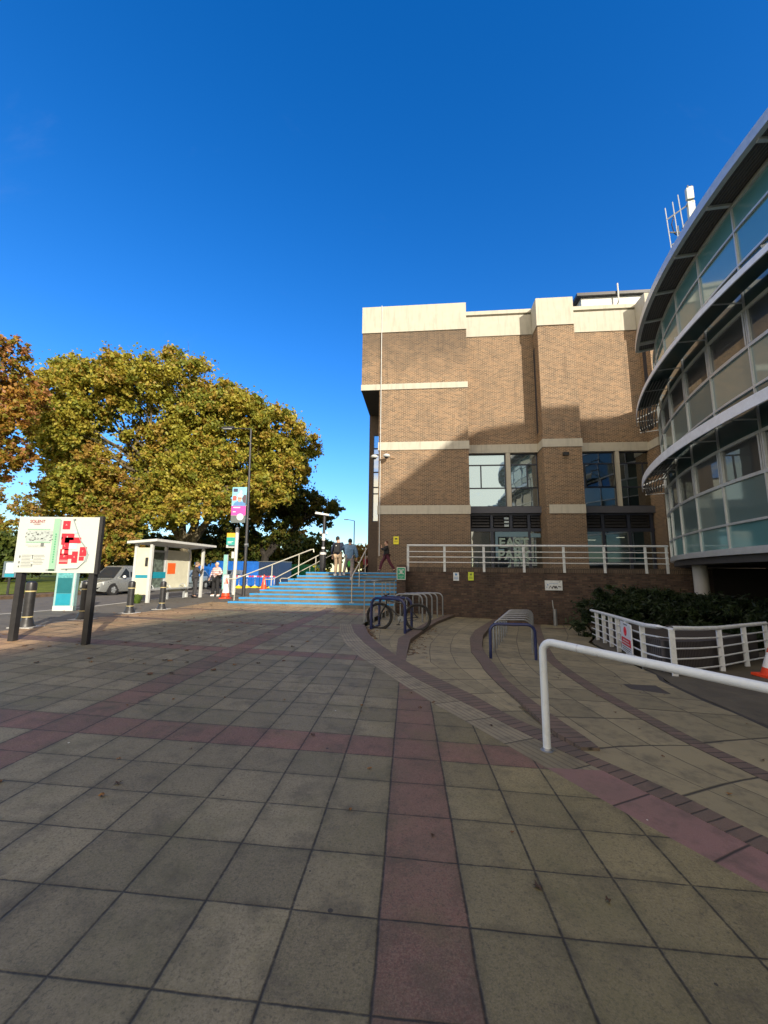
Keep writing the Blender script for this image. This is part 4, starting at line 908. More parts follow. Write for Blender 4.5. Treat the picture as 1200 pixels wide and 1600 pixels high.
for i in range(8):
    y = 9.5+.74*i; xl = 2.45+.275*i; z = zC(xl, y)
    if i == 0:
        m = MB(); hoop_mesh(m, (0,0,0), (.98,-.12,0), .76, .034, .17); o = m.build('cycle_stand', MT['navy'], None, True)
    elif pr2 is None:
        m = MB(); hoop_mesh(m, (0,0,0), (.95,.02,0), .80, .023, .2); pr2 = m.build('cycle_stand', MT['steel'], None, True); o = pr2
    else: o = pr2.copy(); col.objects.link(o)
    o.location = (xl, y, z+.0*i); tag(o, gx[i], 'bike rack', 'cycle hoops in the right-hand row')
# bicycle
bk = empty('bicycle', (.47, 12.62, zA(.4,12.6)), R(-3), 'black mountain bike with knobbly tyres parked in the navy blue cycle rack', 'bicycle')
RW = .385; WB = .59
spk = MT['steel']
for sx in (-1, 1):
    m = MB(); m.tube([(sx*WB+RW*math.cos(t), 0, RW+RW*math.sin(t)) for t in [2*math.pi*i/36 for i in range(36)]], .034, 8, closed=True)
    wl = m.build('tyre', MT['rubber'], bk, True)
    m = MB(); m.tube([(sx*WB+(RW-.045)*math.cos(t), 0, RW+(RW-.045)*math.sin(t)) for t in [2*math.pi*i/30 for i in range(30)]], .012, 6, closed=True)
    for i in range(20):
        t = 2*math.pi*i/20; m.tube([(sx*WB, .02*(-1)**i, RW), (sx*WB+(RW-.045)*math.cos(t), 0, RW+(RW-.045)*math.sin(t))], .0018, 3)
    m.tube([(sx*WB, -.05, RW), (sx*WB, .05, RW)], .022, 8); m.build('rim', MT['black'], wl, True)
fm = MT['black']
def tb(nm, ps, r, mat=fm): m = MB(); [m.tube(p, r, 7) for p in ps]; return m.build(nm, mat, bk, True)
bk.rotation_euler = (0, 0, R(-12))
bbk = (.08,0,.33); st_ = (.20,0,.86); hd_ = (-.36,0,.86); hb = (-.34,0,.72)
tb('frame', [[bbk, st_], [hd_, (.17,0,.78)], [hb, bbk]], .021); tb('frame', [[(WB,.045,RW),bbk],[(WB,-.045,RW),bbk],[(WB,.045,RW),(.18,0,.80)],[(WB,-.045,RW),(.18,0,.80)]], .011)
tb('fork', [[(-.37,0,.93),(-.38,0,.76)],[(-.38,.06,.76),(-WB,.06,RW)],[(-.38,-.06,.76),(-WB,-.06,RW)],[(-.38,-.06,.76),(-.38,.06,.76)]], .018)
tb('handlebar', [[(-.37,0,.93),(-.40,0,1.02)],[(-.36,-.33,1.05),(-.40,-.1,1.02),(-.40,.1,1.02),(-.36,.33,1.05)]], .016)
tb('grip', [[(-.36,-.33,1.05),(-.375,-.22,1.038)],[(-.36,.33,1.05),(-.375,.22,1.038)]], .024, MT['rubber'])
tb('seat_post', [[(.20,0,.84),(.23,0,.98)]], .015, MT['steel'])
m = MB(); m.hexa([(.10,-.03,.99),(.36,-.08,.99),(.36,.08,.99),(.10,.03,.99)], [(.08,-.02,1.02),(.37,-.07,1.05),(.37,.07,1.05),(.08,.02,1.02)]); m.build('saddle', MT['rubber'], bk)
m = MB(); m.lathe([(.0,-.006),(.095,-.006),(.095,.006),(.0,.006)], n=20); o = m.build('chainring', MT['steel'], bk); o.rotation_euler = (R(90),0,0); o.location = (.08,-.06,.33)
tb('crank', [[(.08,-.07,.33),(.02,-.08,.17)],[(.08,.07,.33),(.14,.08,.49)]], .013); m = MB(); m.box(-.03,.07,-.17,-.08,.155,.18); m.box(.09,.19,.08,.17,.48,.505); m.build('pedal', MT['rubber'], bk)
m = MB(); m.tube([(.08,-.06,.235),(WB,-.06,RW-.05)], .006, 4); m.tube([(.08,-.06,.425),(WB,-.06,RW+.05)], .006, 4); m.build('chain', MT['black'], bk)

# ------------------------------------------------------------------ white handrail, fence and planter on the right
k_ = N('scuffed_white_paint'); P_ = k_.coord(); ch_ = k_.noise(P_, 42, 5, .7); sc_ = k_.noise(P_, 7, 5, .7)
tc_ = k_.mix(k_.rng(sc_, .5, .75, 0, .45), (.60,.66,.70), (.40,.40,.36)); tc_ = k_.mix(k_.math('MULTIPLY', k_.math('GREATER_THAN', ch_, .67), k_.rng(sc_, .45, .6)), tc_, (.13,.08,.05))
tube_paint = k_.done(k_.pbr(tc_, k_.rng(sc_, .3, .7, .3, .6), 0, k_.bump(ch_, .15, .002)))
wr = empty('handrail', (0,0,0), 0, 'thick white tubular handrail in the foreground on the right, bent down to one post', 'handrail')
m = MB(); bend = [Vector((1.57,4.11,.94))]
a = Vector((1.57,4.11,0)); d = Vector((1.08,-1.26,-.10)).normalized(); pts = [a+Vector((0,0,-.08)), a+Vector((0,0,.84))]
for t in range(1, 6):
    th = math.pi/2*t/5; c_ = a+Vector((0,0,.84)); pts.append(c_+Vector((0,0,1))*math.sin(th)*.10+Vector((d.x,d.y,d.z*.5))*(1-math.cos(th))*.10)
pts += [a+Vector((0,0,.94))+d*.5, a+Vector((0,0,.94))+d*1.0, a+Vector((0,0,.94))+d*2.2, a+Vector((0,0,.94))+d*3.4]
m.tube(pts, .036, 20); m.build('rail', tube_paint, wr, True)
m = MB(); q = a+Vector((0,0,.94))+d*.34; m.tube([q, q+d*.012], .0375, 20); m.build('joint', MT['alu'], wr, True)
m = MB(); m.lathe([(.062,-.065),(.062,-.056),(.048,-.05),(.040,-.035)], (a.x,a.y,0), 20); m.build('collar', MT['steel'], wr, True)
m = MB(); q = a+Vector((0,0,0))+d*3.4; m.tube([(q.x,q.y,-.2),(q.x,q.y,.63)], .036, 16); m.build('post', MT['white'], wr, True)
def fz(x, y): return zC(x, y)
fp = [(7.35,14.6),(7.03,13.2),(6.55,11.6),(6.1,10.2),(5.8,9.2),(5.70,8.6),(5.80,8.35),(6.6,8.75),(7.43,9.2),(8.4,9.75),(9.6,10.4)]
fp = [(x, y, fz(x, y)) for x, y in fp]
fe = empty('fence', (0,0,0), 0, 'white tubular fence with wide posts curving round the planter and hedge', 'fence')
H_ = .92; m = MB(); m.tube([Vector(p)+Vector((0,0,H_)) for p in fp], .045, 10); m.build('top_rail', MT['white_dirty'], fe, True)
for l in (.12, .32, .52, .72):
    m = MB(); m.tube([Vector(p)+Vector((0,0,l)) for p in fp], .018, 6); m.build('rail', MT['white_dirty'], fe, True)
for (x, y), dx in (((7.2,13.95),0),((7.03,13.2),0),((6.8,12.4),0),((6.5,11.5),0),((6.22,10.6),0),((5.86,9.4),0),((5.80,8.36),1),((7.43,9.2),1),((8.5,9.8),1),((9.55,10.38),1)):
    z = fz(x, y); m = MB(); dv = Vector((.86,.5,0)) if dx else Vector((.25,.97,0)); p = Vector((x,y,z)); m.bar(p+Vector((0,0,-.06)), p+Vector((0,0,H_-.03)), .11, .03); m.build('post', MT['white_dirty'], fe)
# sign on the fence
sA = Vector((6.42,11.15,0)); sB = Vector((6.02,9.9,0)); nrm_ = Vector((-.95,.3,0)).normalized(); mid = (sA+sB)/2; ang = math.atan2((sB-sA).y, (sB-sA).x)
sg = empty('warning_sign', (mid.x-.07, mid.y, fz(mid.x,mid.y)), ang, 'white prohibition sign with a red band fixed to the curved white fence', 'sign')
m = MB(); m.box(-.50,.52,-.012,.012,.12,.86); m.build('panel', plain('sign_white', (.66,.70,.74), .5), sg)
m = MB(); m.box(-.40,.44,-.020,-.0125,.30,.48); m.build('red_band', red, sg)
m = MB(); m.tube([(.0+.10*math.cos(t),-.02,.65+.10*math.sin(t)) for t in [2*math.pi*i/20 for i in range(20)]], .012, 6, closed=True); m.bar((-.07,-.022,.72),(.07,-.022,.58), .018, .018); m.build('prohibition_ring', red, sg)
m = MB(); m.box(-.02,.03,-.016,-.0125,.58,.72); m.box(-.15,.2,-.016,-.0125,.80,.83); m.box(-.40,.40,-.016,-.0125,.24,.26); m.box(-.40,.35,-.016,-.0125,.19,.21); m.box(-.40,.2,-.016,-.0125,.15,.165); m.build('print', txt, sg)
m = MB(); m.box(-.25,.30,-.025,-.0205,.41,.435); m.box(-.33,.36,-.025,-.0205,.345,.37); m.build('print', MT['white'], sg)
# planter wall with a ribbed face
k_ = N('ribbed_dark_brick'); o_ = k_.sep(k_.coord('Object')); g1 = joints(k_, k_.math('MULTIPLY', k_.math('ADD', o_[0], k_.math('MULTIPLY', o_[1], .6)), 14.), 0)
cc_ = k_.mix(k_.rng(g1, .1, .3), (.012,.012,.014), (.085,.075,.072)); 
pw = MB()
for i in range(len(fp)-1):
    (x0,y0,a0), (x1,y1,a1) = fp[i], fp[i+1]; 
    q0 = Vector((x0,y0,0)); q1 = Vector((x1,y1,0)); c = Vector((9.5,13.2,0))
    p0 = q0+(c-q0).normalized()*.28; p1 = q1+(c-q1).normalized()*.28; r0 = q0+(c-q0).normalized()*.5; r1 = q1+(c-q1).normalized()*.5
    pw.hexa([(p0.x,p0.y,a0-.3),(p1.x,p1.y,a1-.3),(r1.x,r1.y,a1-.3),(r0.x,r0.y,a0-.3)], [(p0.x,p0.y,a0+.62),(p1.x,p1.y,a1+.62),(r1.x,r1.y,a1+.62),(r0.x,r0.y,a0+.62)])
tag(pw.build('planter_wall', k_.done(k_.pbr(cc_, .9)), None), 'low dark ribbed planter wall behind the white fence holding the hedge', 'wall')
m = MB()
pt = [(x+.35*(9.5-x)/4, y+.35*(13.2-y)/4, z) for x, y, z in fp]; m.v = [(p[0],p[1],p[2]+.5) for p in pt]+[(9.6,15.5,.0)]; m.f = [tuple(range(len(pt)+1))]; m.m = [0]
o = m.build('planter_soil', plain('soil', (.035,.028,.02), .95), None); o['kind'] = 'structure'
c3 = cone(.62); c3.location = (7.98, 8.55, zC(8,8.6)); c3.scale = (1.1,)*3; tag(c3, 'orange and white traffic cone beside the white fence at the right edge', 'traffic cone')
# ------------------------------------------------------------------ people
def skin(name, pts, edges, rad, mat, parent, root=0, sub=1, extra=None):
    me = bpy.data.meshes.new(name); me.from_pydata([tuple(p) for p in pts], edges, [])
    bm = bmesh.new(); bm.from_mesh(me); L = bm.verts.layers.skin.verify(); bm.verts.ensure_lookup_table()
    for i, v in enumerate(bm.verts):
        r = rad[i]; v[L].radius = (r, r) if not isinstance(r, tuple) else r; v[L].use_root = (i == root)
    bm.to_mesh(me); bm.free()
    t = bpy.data.objects.new(name, me); col.objects.link(t)
    sk_ = t.modifiers.new('s', 'SKIN'); sk_.use_smooth_shade = True; ss = t.modifiers.new('ss', 'SUBSURF'); ss.levels = sub; ss.render_levels = sub
    bpy.context.view_layer.update()
    ev = bpy.data.meshes.new_from_object(t.evaluated_get(bpy.context.evaluated_depsgraph_get()))
    bpy.data.objects.remove(t)
    if extra:
        bm = bmesh.new(); bm.from_mesh(ev)
        mm = bpy.data.meshes.new('x'); mm.from_pydata(extra.v, [], extra.f); bm.from_mesh(mm); bm.to_mesh(ev); bm.free()
    ev.materials.clear(); ev.materials.append(mat); ev.name = name
    ev.polygons.foreach_set('use_smooth', [True]*len(ev.polygons))
    o = bpy.data.objects.new(name, ev); col.objects.link(o); o.parent = parent; return o
skinm = plain('skin', (.50,.30,.21), .55, 0, .08)
hairm = plain('dark_hair', (.02,.016,.013), .8, bump=.4); hairl = plain('brown_grey_hair', (.22,.16,.11), .8)
def person(loc, rz, s, label, J, coat, legs, shoes, hair=hairm, coat_len=.0, bag=None, coat_r=1.0, leg_r=1.0, facing=0, hood=None, long_coat=False):
    """J: joints (x right, y forward is -Y, z up), in metres for a 1.75 m figure"""
    e = empty('person', loc, rz, label, 'person'); e.scale = (s,)*3
    B = dict(pel=(0,0,.95), wst=(0,.0,1.08), chs=(0,.0,1.30), nk=(0,.01,1.47), hd=(0,-.01,1.55), top=(0,-.015,1.66),
             shl=(-.18,0,1.41), ell=(-.25,.02,1.13), wrl=(-.26,-.04,.88), hal=(-.26,-.06,.80), shr=(.18,0,1.41), elr=(.25,.02,1.13), wrr=(.26,-.04,.88), har=(.26,-.06,.80),
             hil=(-.095,0,.92), knl=(-.11,-.02,.50), anl=(-.12,.02,.09), tol=(-.13,-.14,.04), hir=(.095,0,.92), knr=(.11,-.02,.50), anr=(.12,.02,.09), tor=(.13,-.14,.04))
    B.update(J); ks = list(B); P = [B[k] for k in ks]; ix = {k: i for i, k in enumerate(ks)}
    rr = dict(pel=.125, wst=.115, chs=.13, nk=.055, hd=.075, top=.085, shl=.06, ell=.045, wrl=.028, hal=.022, shr=.06, elr=.045, wrr=.028, har=.022,
              hil=.085, knl=.055, anl=.04, tol=.03, hir=.085, knr=.055, anr=.04, tor=.03)
    ed = [('pel','wst'),('wst','chs'),('chs','nk'),('nk','hd'),('hd','top'),('chs','shl'),('shl','ell'),('ell','wrl'),('wrl','hal'),('chs','shr'),('shr','elr'),('elr','wrr'),('wrr','har'),
          ('pel','hil'),('hil','knl'),('knl','anl'),('anl','tol'),('pel','hir'),('hir','knr'),('knr','anr'),('anr','tor')]
    x = MB(); hx, hy, hz = B['top']; cy = (B['hd'][1]+hy)/2; 
    x.sphere((hx, hy, hz-.055), (.078,.098,.118), 14, 10)
    x.sphere((hx, hy-.10, hz-.07), (.014,.022,.026), 8, 6)                   # nose
    for sgn in (-1, 1): x.sphere((hx+sgn*.078, hy+.005, hz-.06), (.014,.022,.032), 8, 6); x.sphere((hx+sgn*.03, hy-.088, hz-.04), .012, 6, 5)
    x.box(hx-.025, hx+.025, hy-.098, hy-.085, hz-.125, hz-.115)              # mouth
    for a, b in (('wrl','hal'),('wrr','har')):
        w_ = Vector(B[a]); h_ = Vector(B[b]); d = (h_-w_).normalized(); sd = d.cross(Vector((0,1,0))); sd = sd.normalized() if sd.length > .1 else Vector((1,0,0))
        for j, L in enumerate((.062,.072,.076,.066,.0)):
            if j < 4:
                q = h_+sd*(j-1.5)*.019; fw = d.cross(sd)*.015; x.tube([q-d*.01, q+d*L*.55, q+d*L*.9+fw, q+d*L+fw*2], [.0095,.0088,.008,.006], 6)
            else: x.tube([w_+d*.03-sd*.02, w_+d*.06-sd*.045, w_+d*.09-sd*.05], [.011,.01,.007], 6)
    skin('body', P, [(ix[a], ix[b]) for a, b in ed], [rr[k] for k in ks], skinm, e, 0, 1, x)
    # trousers
    t = ['pel','hil','knl','anl','hir','knr','anr']; tp = [Vector(B[k]) for k in t]
    for i in (3, 6): tp[i] = tp[i]+Vector((0,0,.02))
    skin('trousers', tp, [(0,1),(1,2),(2,3),(0,4),(4,5),(5,6)], [.14*leg_r]+[.105*leg_r,.078*leg_r,.070*leg_r]*2, legs, e)
    # coat
    c = ['wst','pel','chs','nk','shl','ell','wrl','shr','elr','wrr']; cp = [Vector(B[k]) for k in c]
    cp[1] = cp[1]+Vector((0,0,.03-coat_len)); cp[3] = cp[3]+Vector((0,0,-.04)); cp[6] = cp[5].lerp(cp[6], .93); cp[9] = cp[8].lerp(cp[9], .93)
    skin('jacket', cp, [(0,1),(0,2),(2,3),(2,4),(4,5),(5,6),(2,7),(7,8),(8,9)], [.155*coat_r,(.175*coat_r,.15*coat_r),.165*coat_r,.068,.085*coat_r,.066*coat_r,.050*coat_r,.085*coat_r,.066*coat_r,.050*coat_r], coat, e)
    for a, b in (('anl','tol'),('anr','tor')):
        A = Vector(B[a]); T = Vector(B[b]); A2 = A+Vector((0,.04,-.03))
        skin('shoe', [A+Vector((0,0,-.01)), A2, (A+T)/2+Vector((0,0,-.02)), T], [(0,1),(0,2),(2,3)], [.055,.045,.052,.045], shoes, e)
    if hood is None:
        m = MB(); m.sphere((hx, hy+.02, hz-.02), (.090,.100,.108), 14, 9); hh = [v for v in m.v]
        # keep the face clear: push hair back
        m.v = [(v[0], max(v[1], hy-.045 if v[2] < hz+.03 else hy-.088), v[2]) for v in hh]; m.build('hair', hair, e, True)
    else:
        m = MB(); m.sphere((hx, hy+.02, hz-.05), (.10,.115,.13), 12, 9); m.v = [(v[0], max(v[1], hy-.05), v[2]) for v in m.v]; m.build('hood', hood, e, True)
    if bag:
        m = MB(); m.hexa([(-.15,.12,.98),(.15,.12,.98),(.13,.30,1.0),(-.13,.30,1.0)], [(-.13,.12,1.42),(.13,.12,1.42),(.09,.24,1.44),(-.09,.24,1.44)]); o = m.build('backpack', bag, e)
        bv = o.modifiers.new('b', 'BEVEL'); bv.width = .04; bv.segments = 3
        m = MB(); m.tube([(-.1,.12,1.42),(-.12,-.10,1.46),(-.13,-.15,1.2),(-.14,.1,1.02)], .018, 6); m.tube([(.1,.12,1.42),(.12,-.10,1.46),(.13,-.15,1.2),(.14,.1,1.02)], .018, 6); m.build('strap', bag, o, True)
        m = MB(); m.sphere((.02,.275,1.30), (.025,.01,.025)); m.build('badge', MT['white'], o)
    return e
cl = lambda n, c, v=.12: plain(n, c, .9, 0, v, 14, bump=.3)
greysuit = cl('charcoal_wool', (.040,.038,.040)); jean = cl('pale_denim', (.30,.26,.25)); beige = cl('beige_cotton', (.50,.37,.24)); denim = cl('blue_denim', (.12,.22,.36), .3); navyc = cl('navy_nylon', (.02,.028,.06)); blackc = cl('black_cotton', (.018,.018,.02)); redc = cl('maroon_fleece', (.22,.02,.045)); whites = cl('white_leather', (.72,.72,.7)); maroon = cl('maroon_trousers', (.075,.015,.03))
k_ = N('striped_knit'); o_ = k_.sep(k_.coord()); sv = k_.math('FRACT', k_.math('MULTIPLY', o_[2], 11.)); stripes = k_.done(k_.pbr(k_.mix(k_.rng(sv, .58, .66), (.72,.64,.62), (.42,.16,.18)), .9))
# (a) man in a dark suit, arm raised to his mouth, looking away up the road
person((-10.04, 21.84, foot(-9,21.8)), R(128), 1.10, 'grey haired man in a charcoal jacket by the bus shelter, hand at his mouth', dict(
    ell=(-.22,-.16,1.18), wrl=(-.12,-.30,1.40), hal=(-.08,-.28,1.48), elr=(.24,.06,1.13), wrr=(.25,-.02,.90), har=(.25,-.04,.83), hd=(0,-.04,1.54), top=(0,-.06,1.65)), greysuit, cl('charcoal_trousers', (.045,.045,.05)), MT['black'], hairl, .14, coat_r=1.05)
person((-9.42, 23.05, foot(-9,23)), R(-20), 1.10, 'woman in a striped white jumper and black trousers waiting between the shelter and the pole', dict(
    ell=(-.30,.0,1.16), wrl=(-.36,-.05,.94), hal=(-.39,-.06,.86), elr=(.30,.06,1.17), wrr=(.22,-.12,1.10), har=(.15,-.16,1.12), knl=(-.12,-.02,.5), anl=(-.17,.0,.09), tol=(-.21,-.12,.04), knr=(.12,-.02,.5), anr=(.15,.02,.09), tor=(.20,-.11,.04)), stripes, blackc, whites, plain('white_hair', (.55,.50,.46), .8), -.02, coat_r=1.02, leg_r=1.2)
def atp(u, v, z): p = bw(u, v, z); return p
zs7 = .24+.1637*6; zs8 = .24+.1637*7
person((-2.20, 19.55, zs8), R(172), 1.09, 'young man in a navy jacket and beige trousers with a black backpack climbing the steps', dict(
    top=(.03,-.02,1.66), ell=(-.27,-.0,1.14), wrl=(-.30,-.12,.92), elr=(.27,-.0,1.14), wrr=(.29,-.1,.92), knr=(.10,-.10,.52), anr=(.10,.0,.09), tor=(.10,-.16,.04)), navyc, beige, whites, hairm, .0, bag=blackc, coat_r=1.08, leg_r=1.08)
person((-1.60, 19.25, zs7-.02), R(176), 1.12, 'man in a blue denim jacket and pale jeans leaning on the centre handrail', dict(
    elr=(.34,-.22,1.33), wrr=(.52,-.38,1.27), har=(.57,-.42,1.25), shr=(.19,-.03,1.43), ell=(-.28,.04,1.14), wrl=(-.30,.0,.90), knr=(.20,-.10,.62), anr=(.25,-.05,.28), tor=(.26,-.2,.23), knl=(-.10,-.03,.50), anl=(-.08,.03,.09), tol=(-.09,-.12,.04), hir=(.11,0,.93)), denim, jean, whites, hairm, .10, coat_r=1.22, leg_r=1.0)
person((.18, 24.0, 1.55), R(-82), 1.08, 'person in a black jacket striding along the terrace in front of the brick tower', dict(
    ell=(-.16,-.20,1.22), wrl=(-.04,-.30,1.38), hal=(-.02,-.30,1.45), elr=(.2,-.16,1.2), wrr=(.08,-.28,1.34), har=(.05,-.28,1.40), knl=(-.09,-.26,.54), anl=(-.09,-.36,.12), tol=(-.09,-.50,.10), knr=(.09,.18,.52), anr=(.09,.42,.16), tor=(.09,.32,.05), hil=(-.08,-.02,.9), hir=(.08,.02,.9)), blackc, maroon, MT['black'], plain('ginger_brown_hair', (.09,.04,.025), .8), .05, coat_r=1.05, leg_r=1.1)
person((-1.32, 30., 1.0), R(60), 1.04, 'distant person in a maroon hooded top at the far edge of the terrace', dict(ell=(-.2,-.1,1.15), wrl=(-.1,-.26,1.1)), redc, blackc, MT['black'], hairm)
person((-2.35, 28.5, .95), R(150), 1.04, 'distant person in a bright green jacket seen between the two climbers', {}, cl('green_nylon', (.05,.42,.06)), blackc, MT['black'], hairm)
person((-50.7, 60., .1), R(20), 1.04, 'tiny distant person in black walking across the park lawn', dict(knl=(-.1,-.15,.52), anl=(-.1,-.2,.1), knr=(.1,.05,.5), anr=(.1,.25,.12)), blackc, blackc, MT['black'], hairm)

# ------------------------------------------------------------------ cars
def car(loc, heading, label, paint, L=4.4, W=1.8, Hh=1.68, van=False):
    e = empty('parked_car', loc, heading, label, 'car')      # nose towards -Y
    # stations: (y, half width, z low, z shoulder)
    S = [(-L/2,.55,.30,.55),(-L/2+.05,.72,.26,.74),(-L/2+.25,.82,.22,.86),(-L/2+.7,.88,.2,.95),(-L/2+1.05,.90,.2,1.02),(-.3,.90,.2,1.06),(.9,.90,.2,1.08),(L/2-.5,.88,.2,1.08),(L/2-.1,.84,.24,1.0),(L/2,.76,.32,.85)]
    m = MB(); rg = []
    for (y, w_, zl, zs) in S:
        k = W/1.8; rg.append([(-w_*k*.9,y,zl),(-w_*k,y,zl+.18),(-w_*k,y,zs-.18),(-w_*k*.93,y,zs),(w_*k*.93,y,zs),(w_*k,y,zs-.18),(w_*k,y,zl+.18),(w_*k*.9,y,zl)])
    vs = [v for r in rg for v in r]; fs = []
    for i in range(len(rg)-1):
        for j in range(8): fs.append((i*8+j, i*8+(j+1)%8, (i+1)*8+(j+1)%8, (i+1)*8+j))
    fs += [tuple(range(8)), tuple((len(rg)-1)*8+j for j in range(7,-1,-1))]; m.add(vs, fs)
    # cabin
    yb0, yb1 = -L/2+.95, L/2-.12; yt0, yt1 = -L/2+1.75, L/2-.55
    G = [[(-.80,yb0,.98),(-.66,yt0,Hh-.05),(.66,yt0,Hh-.05),(.80,yb0,.98)],[(-.82,-.2,1.0),(-.66,-.1,Hh),(.66,-.1,Hh),(.82,-.2,1.0)],[(-.82,.9,1.0),(-.66,.9,Hh),(.66,.9,Hh),(.82,.9,1.0)],[(-.78,yb1,1.0),(-.62,yt1,Hh-.06),(.62,yt1,Hh-.06),(.78,yb1,1.0)]]
    vs = [v for r in G for v in r]; fs = []
    for i in range(3):
        for j in range(4): fs.append((i*4+j, i*4+(j+1)%4, (i+1)*4+(j+1)%4, (i+1)*4+j))
    fs += [(0,1,2,3),(12,15,14,13)]; m.add(vs, fs)
    b = m.build('body', paint, e, True)
    gl = MT['glassblack']
    def quad(nm, p, par=e, mat=gl): q = MB(); q.add(p, [tuple(range(len(p)))]); return q.build(nm, mat, par)
    f = lambda a, b_, t: tuple(a[i]+(b_[i]-a[i])*t for i in range(3))
    a0, a1, a2, a3 = G[0]; dn = (0,-.03,.02); ad = lambda p: (p[0], p[1]+dn[1], p[2]+dn[2])
    quad('windscreen', [ad(f(f(a0,a1,.06),f(a3,a2,.06),.06)), ad(f(f(a0,a1,.06),f(a3,a2,.06),.94)), ad(f(f(a0,a1,.92),f(a3,a2,.92),.94)), ad(f(f(a0,a1,.92),f(a3,a2,.92),.06))])
    r0, r1, r2, r3 = G[3]; quad('rear_window', [(x_, y_+.02, z_) for x_, y_, z_ in (f(f(r0,r1,.2),f(r3,r2,.2),.1), f(f(r0,r1,.2),f(r3,r2,.2),.9), f(f(r0,r1,.9),f(r3,r2,.9),.88), f(f(r0,r1,.9),f(r3,r2,.9),.12))])
    for s in (-1, 1):
        def sp(y, t): return (s*((.815-.155*t)+.012), y, 1.02+(Hh-.10-1.02)*t)
        quad('side_window', [sp(yb0+.35,.06), sp(-.15,.06), sp(-.12,.93), sp(yt0+.12,.90)])
        quad('side_window', [sp(-.05,.06), sp(.95,.06), sp(.93,.93), sp(-.03,.93)])
        quad('side_window', [sp(1.03,.06), sp(yb1-.25,.06), sp(yt1-.02,.90), sp(1.02,.93)])
        q = MB(); q.sphere((s*(.98), yb0+.55, 1.12), (.11,.07,.09)); q.build('door_mirror', cwhite if van else paint, e, True)
        q = MB(); q.bar((s*.905, -.9, .55), (s*.905, 1.2, .55), .02, .07); q.build('trim', MT['black'], e)
        q = MB(); q.box(s*.905-.008, s*.905+.008, -.20, -.18, .35, 1.0); q.box(s*.905-.008, s*.905+.008, .90, .92, .35, 1.0); q.build('door_gap', MT['black'], e)
        for y in (-L/2+.82, L/2-.82):
            q = MB(); q.tube([(s*.80, y, .335),(s*.915, y, .335)], .40, 22); q.build('wheel_arch', MT['black'], e, True)
            q = MB(); q.tube([(s*.72, y, .33),(s*.925, y, .33)], .33, 22); wl = q.build('wheel', MT['rubber'], e, True)
            q = MB(); q.tube([(s*.92, y, .33),(s*.932, y, .33)], .20, 18); q.build('rim', MT['steel'], wl, True)
            q = MB(); [q.bar((s*.935, y+.04*math.cos(t), .33+.04*math.sin(t)), (s*.935, y+.19*math.cos(t), .33+.19*math.sin(t)), .012, .05) for t in [2*math.pi*i/5 for i in range(5)]]; q.build('spoke', MT['alu'], wl)
        q = MB(); q.hexa([(s*.50,-L/2+.04,.62),(s*.80,-L/2+.16,.64),(s*.78,-L/2+.28,.64),(s*.48,-L/2+.16,.62)], [(s*.50,-L/2+.02,.76),(s*.80,-L/2+.18,.84),(s*.78,-L/2+.30,.84),(s*.48,-L/2+.16,.76)]); q.build('headlight', MT['white'], e)
        q = MB(); q.box(s*.72-.07, s*.72+.07, L/2-.06, L/2+.01, .72, 1.0); q.build('tail_light', plain('tail_red', (.4,.01,.01), .3), e)
    q = MB(); q.box(-.50,.50,-L/2-.02,-L/2+.05,.26,.62); q.build('grille', MT['black'], e)
    q = MB(); q.box(-.26,.26,-L/2-.035,-L/2-.021,.40,.51); q.build('number_plate', cwhite, e)
    return e
silver = plain('silver_paint', (.34,.36,.36), .28, .5, .05, 3, coat=.6); blueg = plain('pale_blue_grey_paint', (.30,.36,.40), .3, .4, .05, 3, coat=.6)
HD = -math.atan2(.17, .98)
rz_ = lambda y: foot(-8, y)-.13
car((-17.3, 26.9, rz_(26)), HD, 'silver people carrier parked nose-on behind the campus map board', silver, 4.5, 1.84, 1.82, True)
car((-16.1, 33.4, rz_(33)), HD, 'grey car parked beyond the bus shelter and seen through its glass', blueg, 4.3, 1.8, 1.6)
car((-14.6, 38.6, rz_(38)), HD, 'silver car parked by the blue hoarding behind the waiting woman', silver, 4.3, 1.8, 1.62)

# ------------------------------------------------------------------ roadworks, containers, far lamps
blueP = plain('site_blue', (.005,.12,.50), .5, 0, .2, 3)
def slab_thing(name, p, q, z0, z1, t, mat, label, cat, ribs=0, grp=None, cap=None):
    d = Vector((q[0]-p[0], q[1]-p[1])); L = d.length; e = empty(name, (p[0], p[1], z0), math.atan2(d.y, d.x), label, cat, grp)
    m = MB()
    m.box(0, L, -t/2, t/2, 0, z1-z0)
    for i in range(ribs): x = L*(i+.5)/ribs; m.box(x-.05, x+.05, -t/2-.04, -t/2-.001, .1, z1-z0-.1)
    m.build('panel' if t < .5 else 'body', mat, e)
    if cap: m = MB(); m.box(-.02, L+.02, -t/2-.05, t/2+.03, z1-z0+.001, z1-z0+.08); m.build('frame', cap, e)
    return e
slab_thing('hoarding', (-20.2,43.5), (-15.6,43.2), .1, 2.55, .12, blueP, 'long bright blue site hoarding behind the parked silver car', 'hoarding', 12)
slab_thing('hoarding', (-14.9,41.2), (-12.3,41.), .1, 2.5, .12, blueP, 'short blue site hoarding behind the bus stop pole', 'hoarding', 6)
slab_thing('shipping_container', (-12.2,42.0), (-9.9,41.2), .1, 2.45, 2.2, plain('navy_container', (.02,.045,.11), .6), 'dark navy site container between the blue hoarding and the green one', 'container', 12, None, MT['steel'])
slab_thing('shipping_container', (-11.8,46.5), (-7.2,45.6), .1, 2.3, 2.3, plain('green_container', (.005,.20,.075), .55, 0, .12, 2), 'bright green metal container behind the handrails of the steps', 'container', 14)
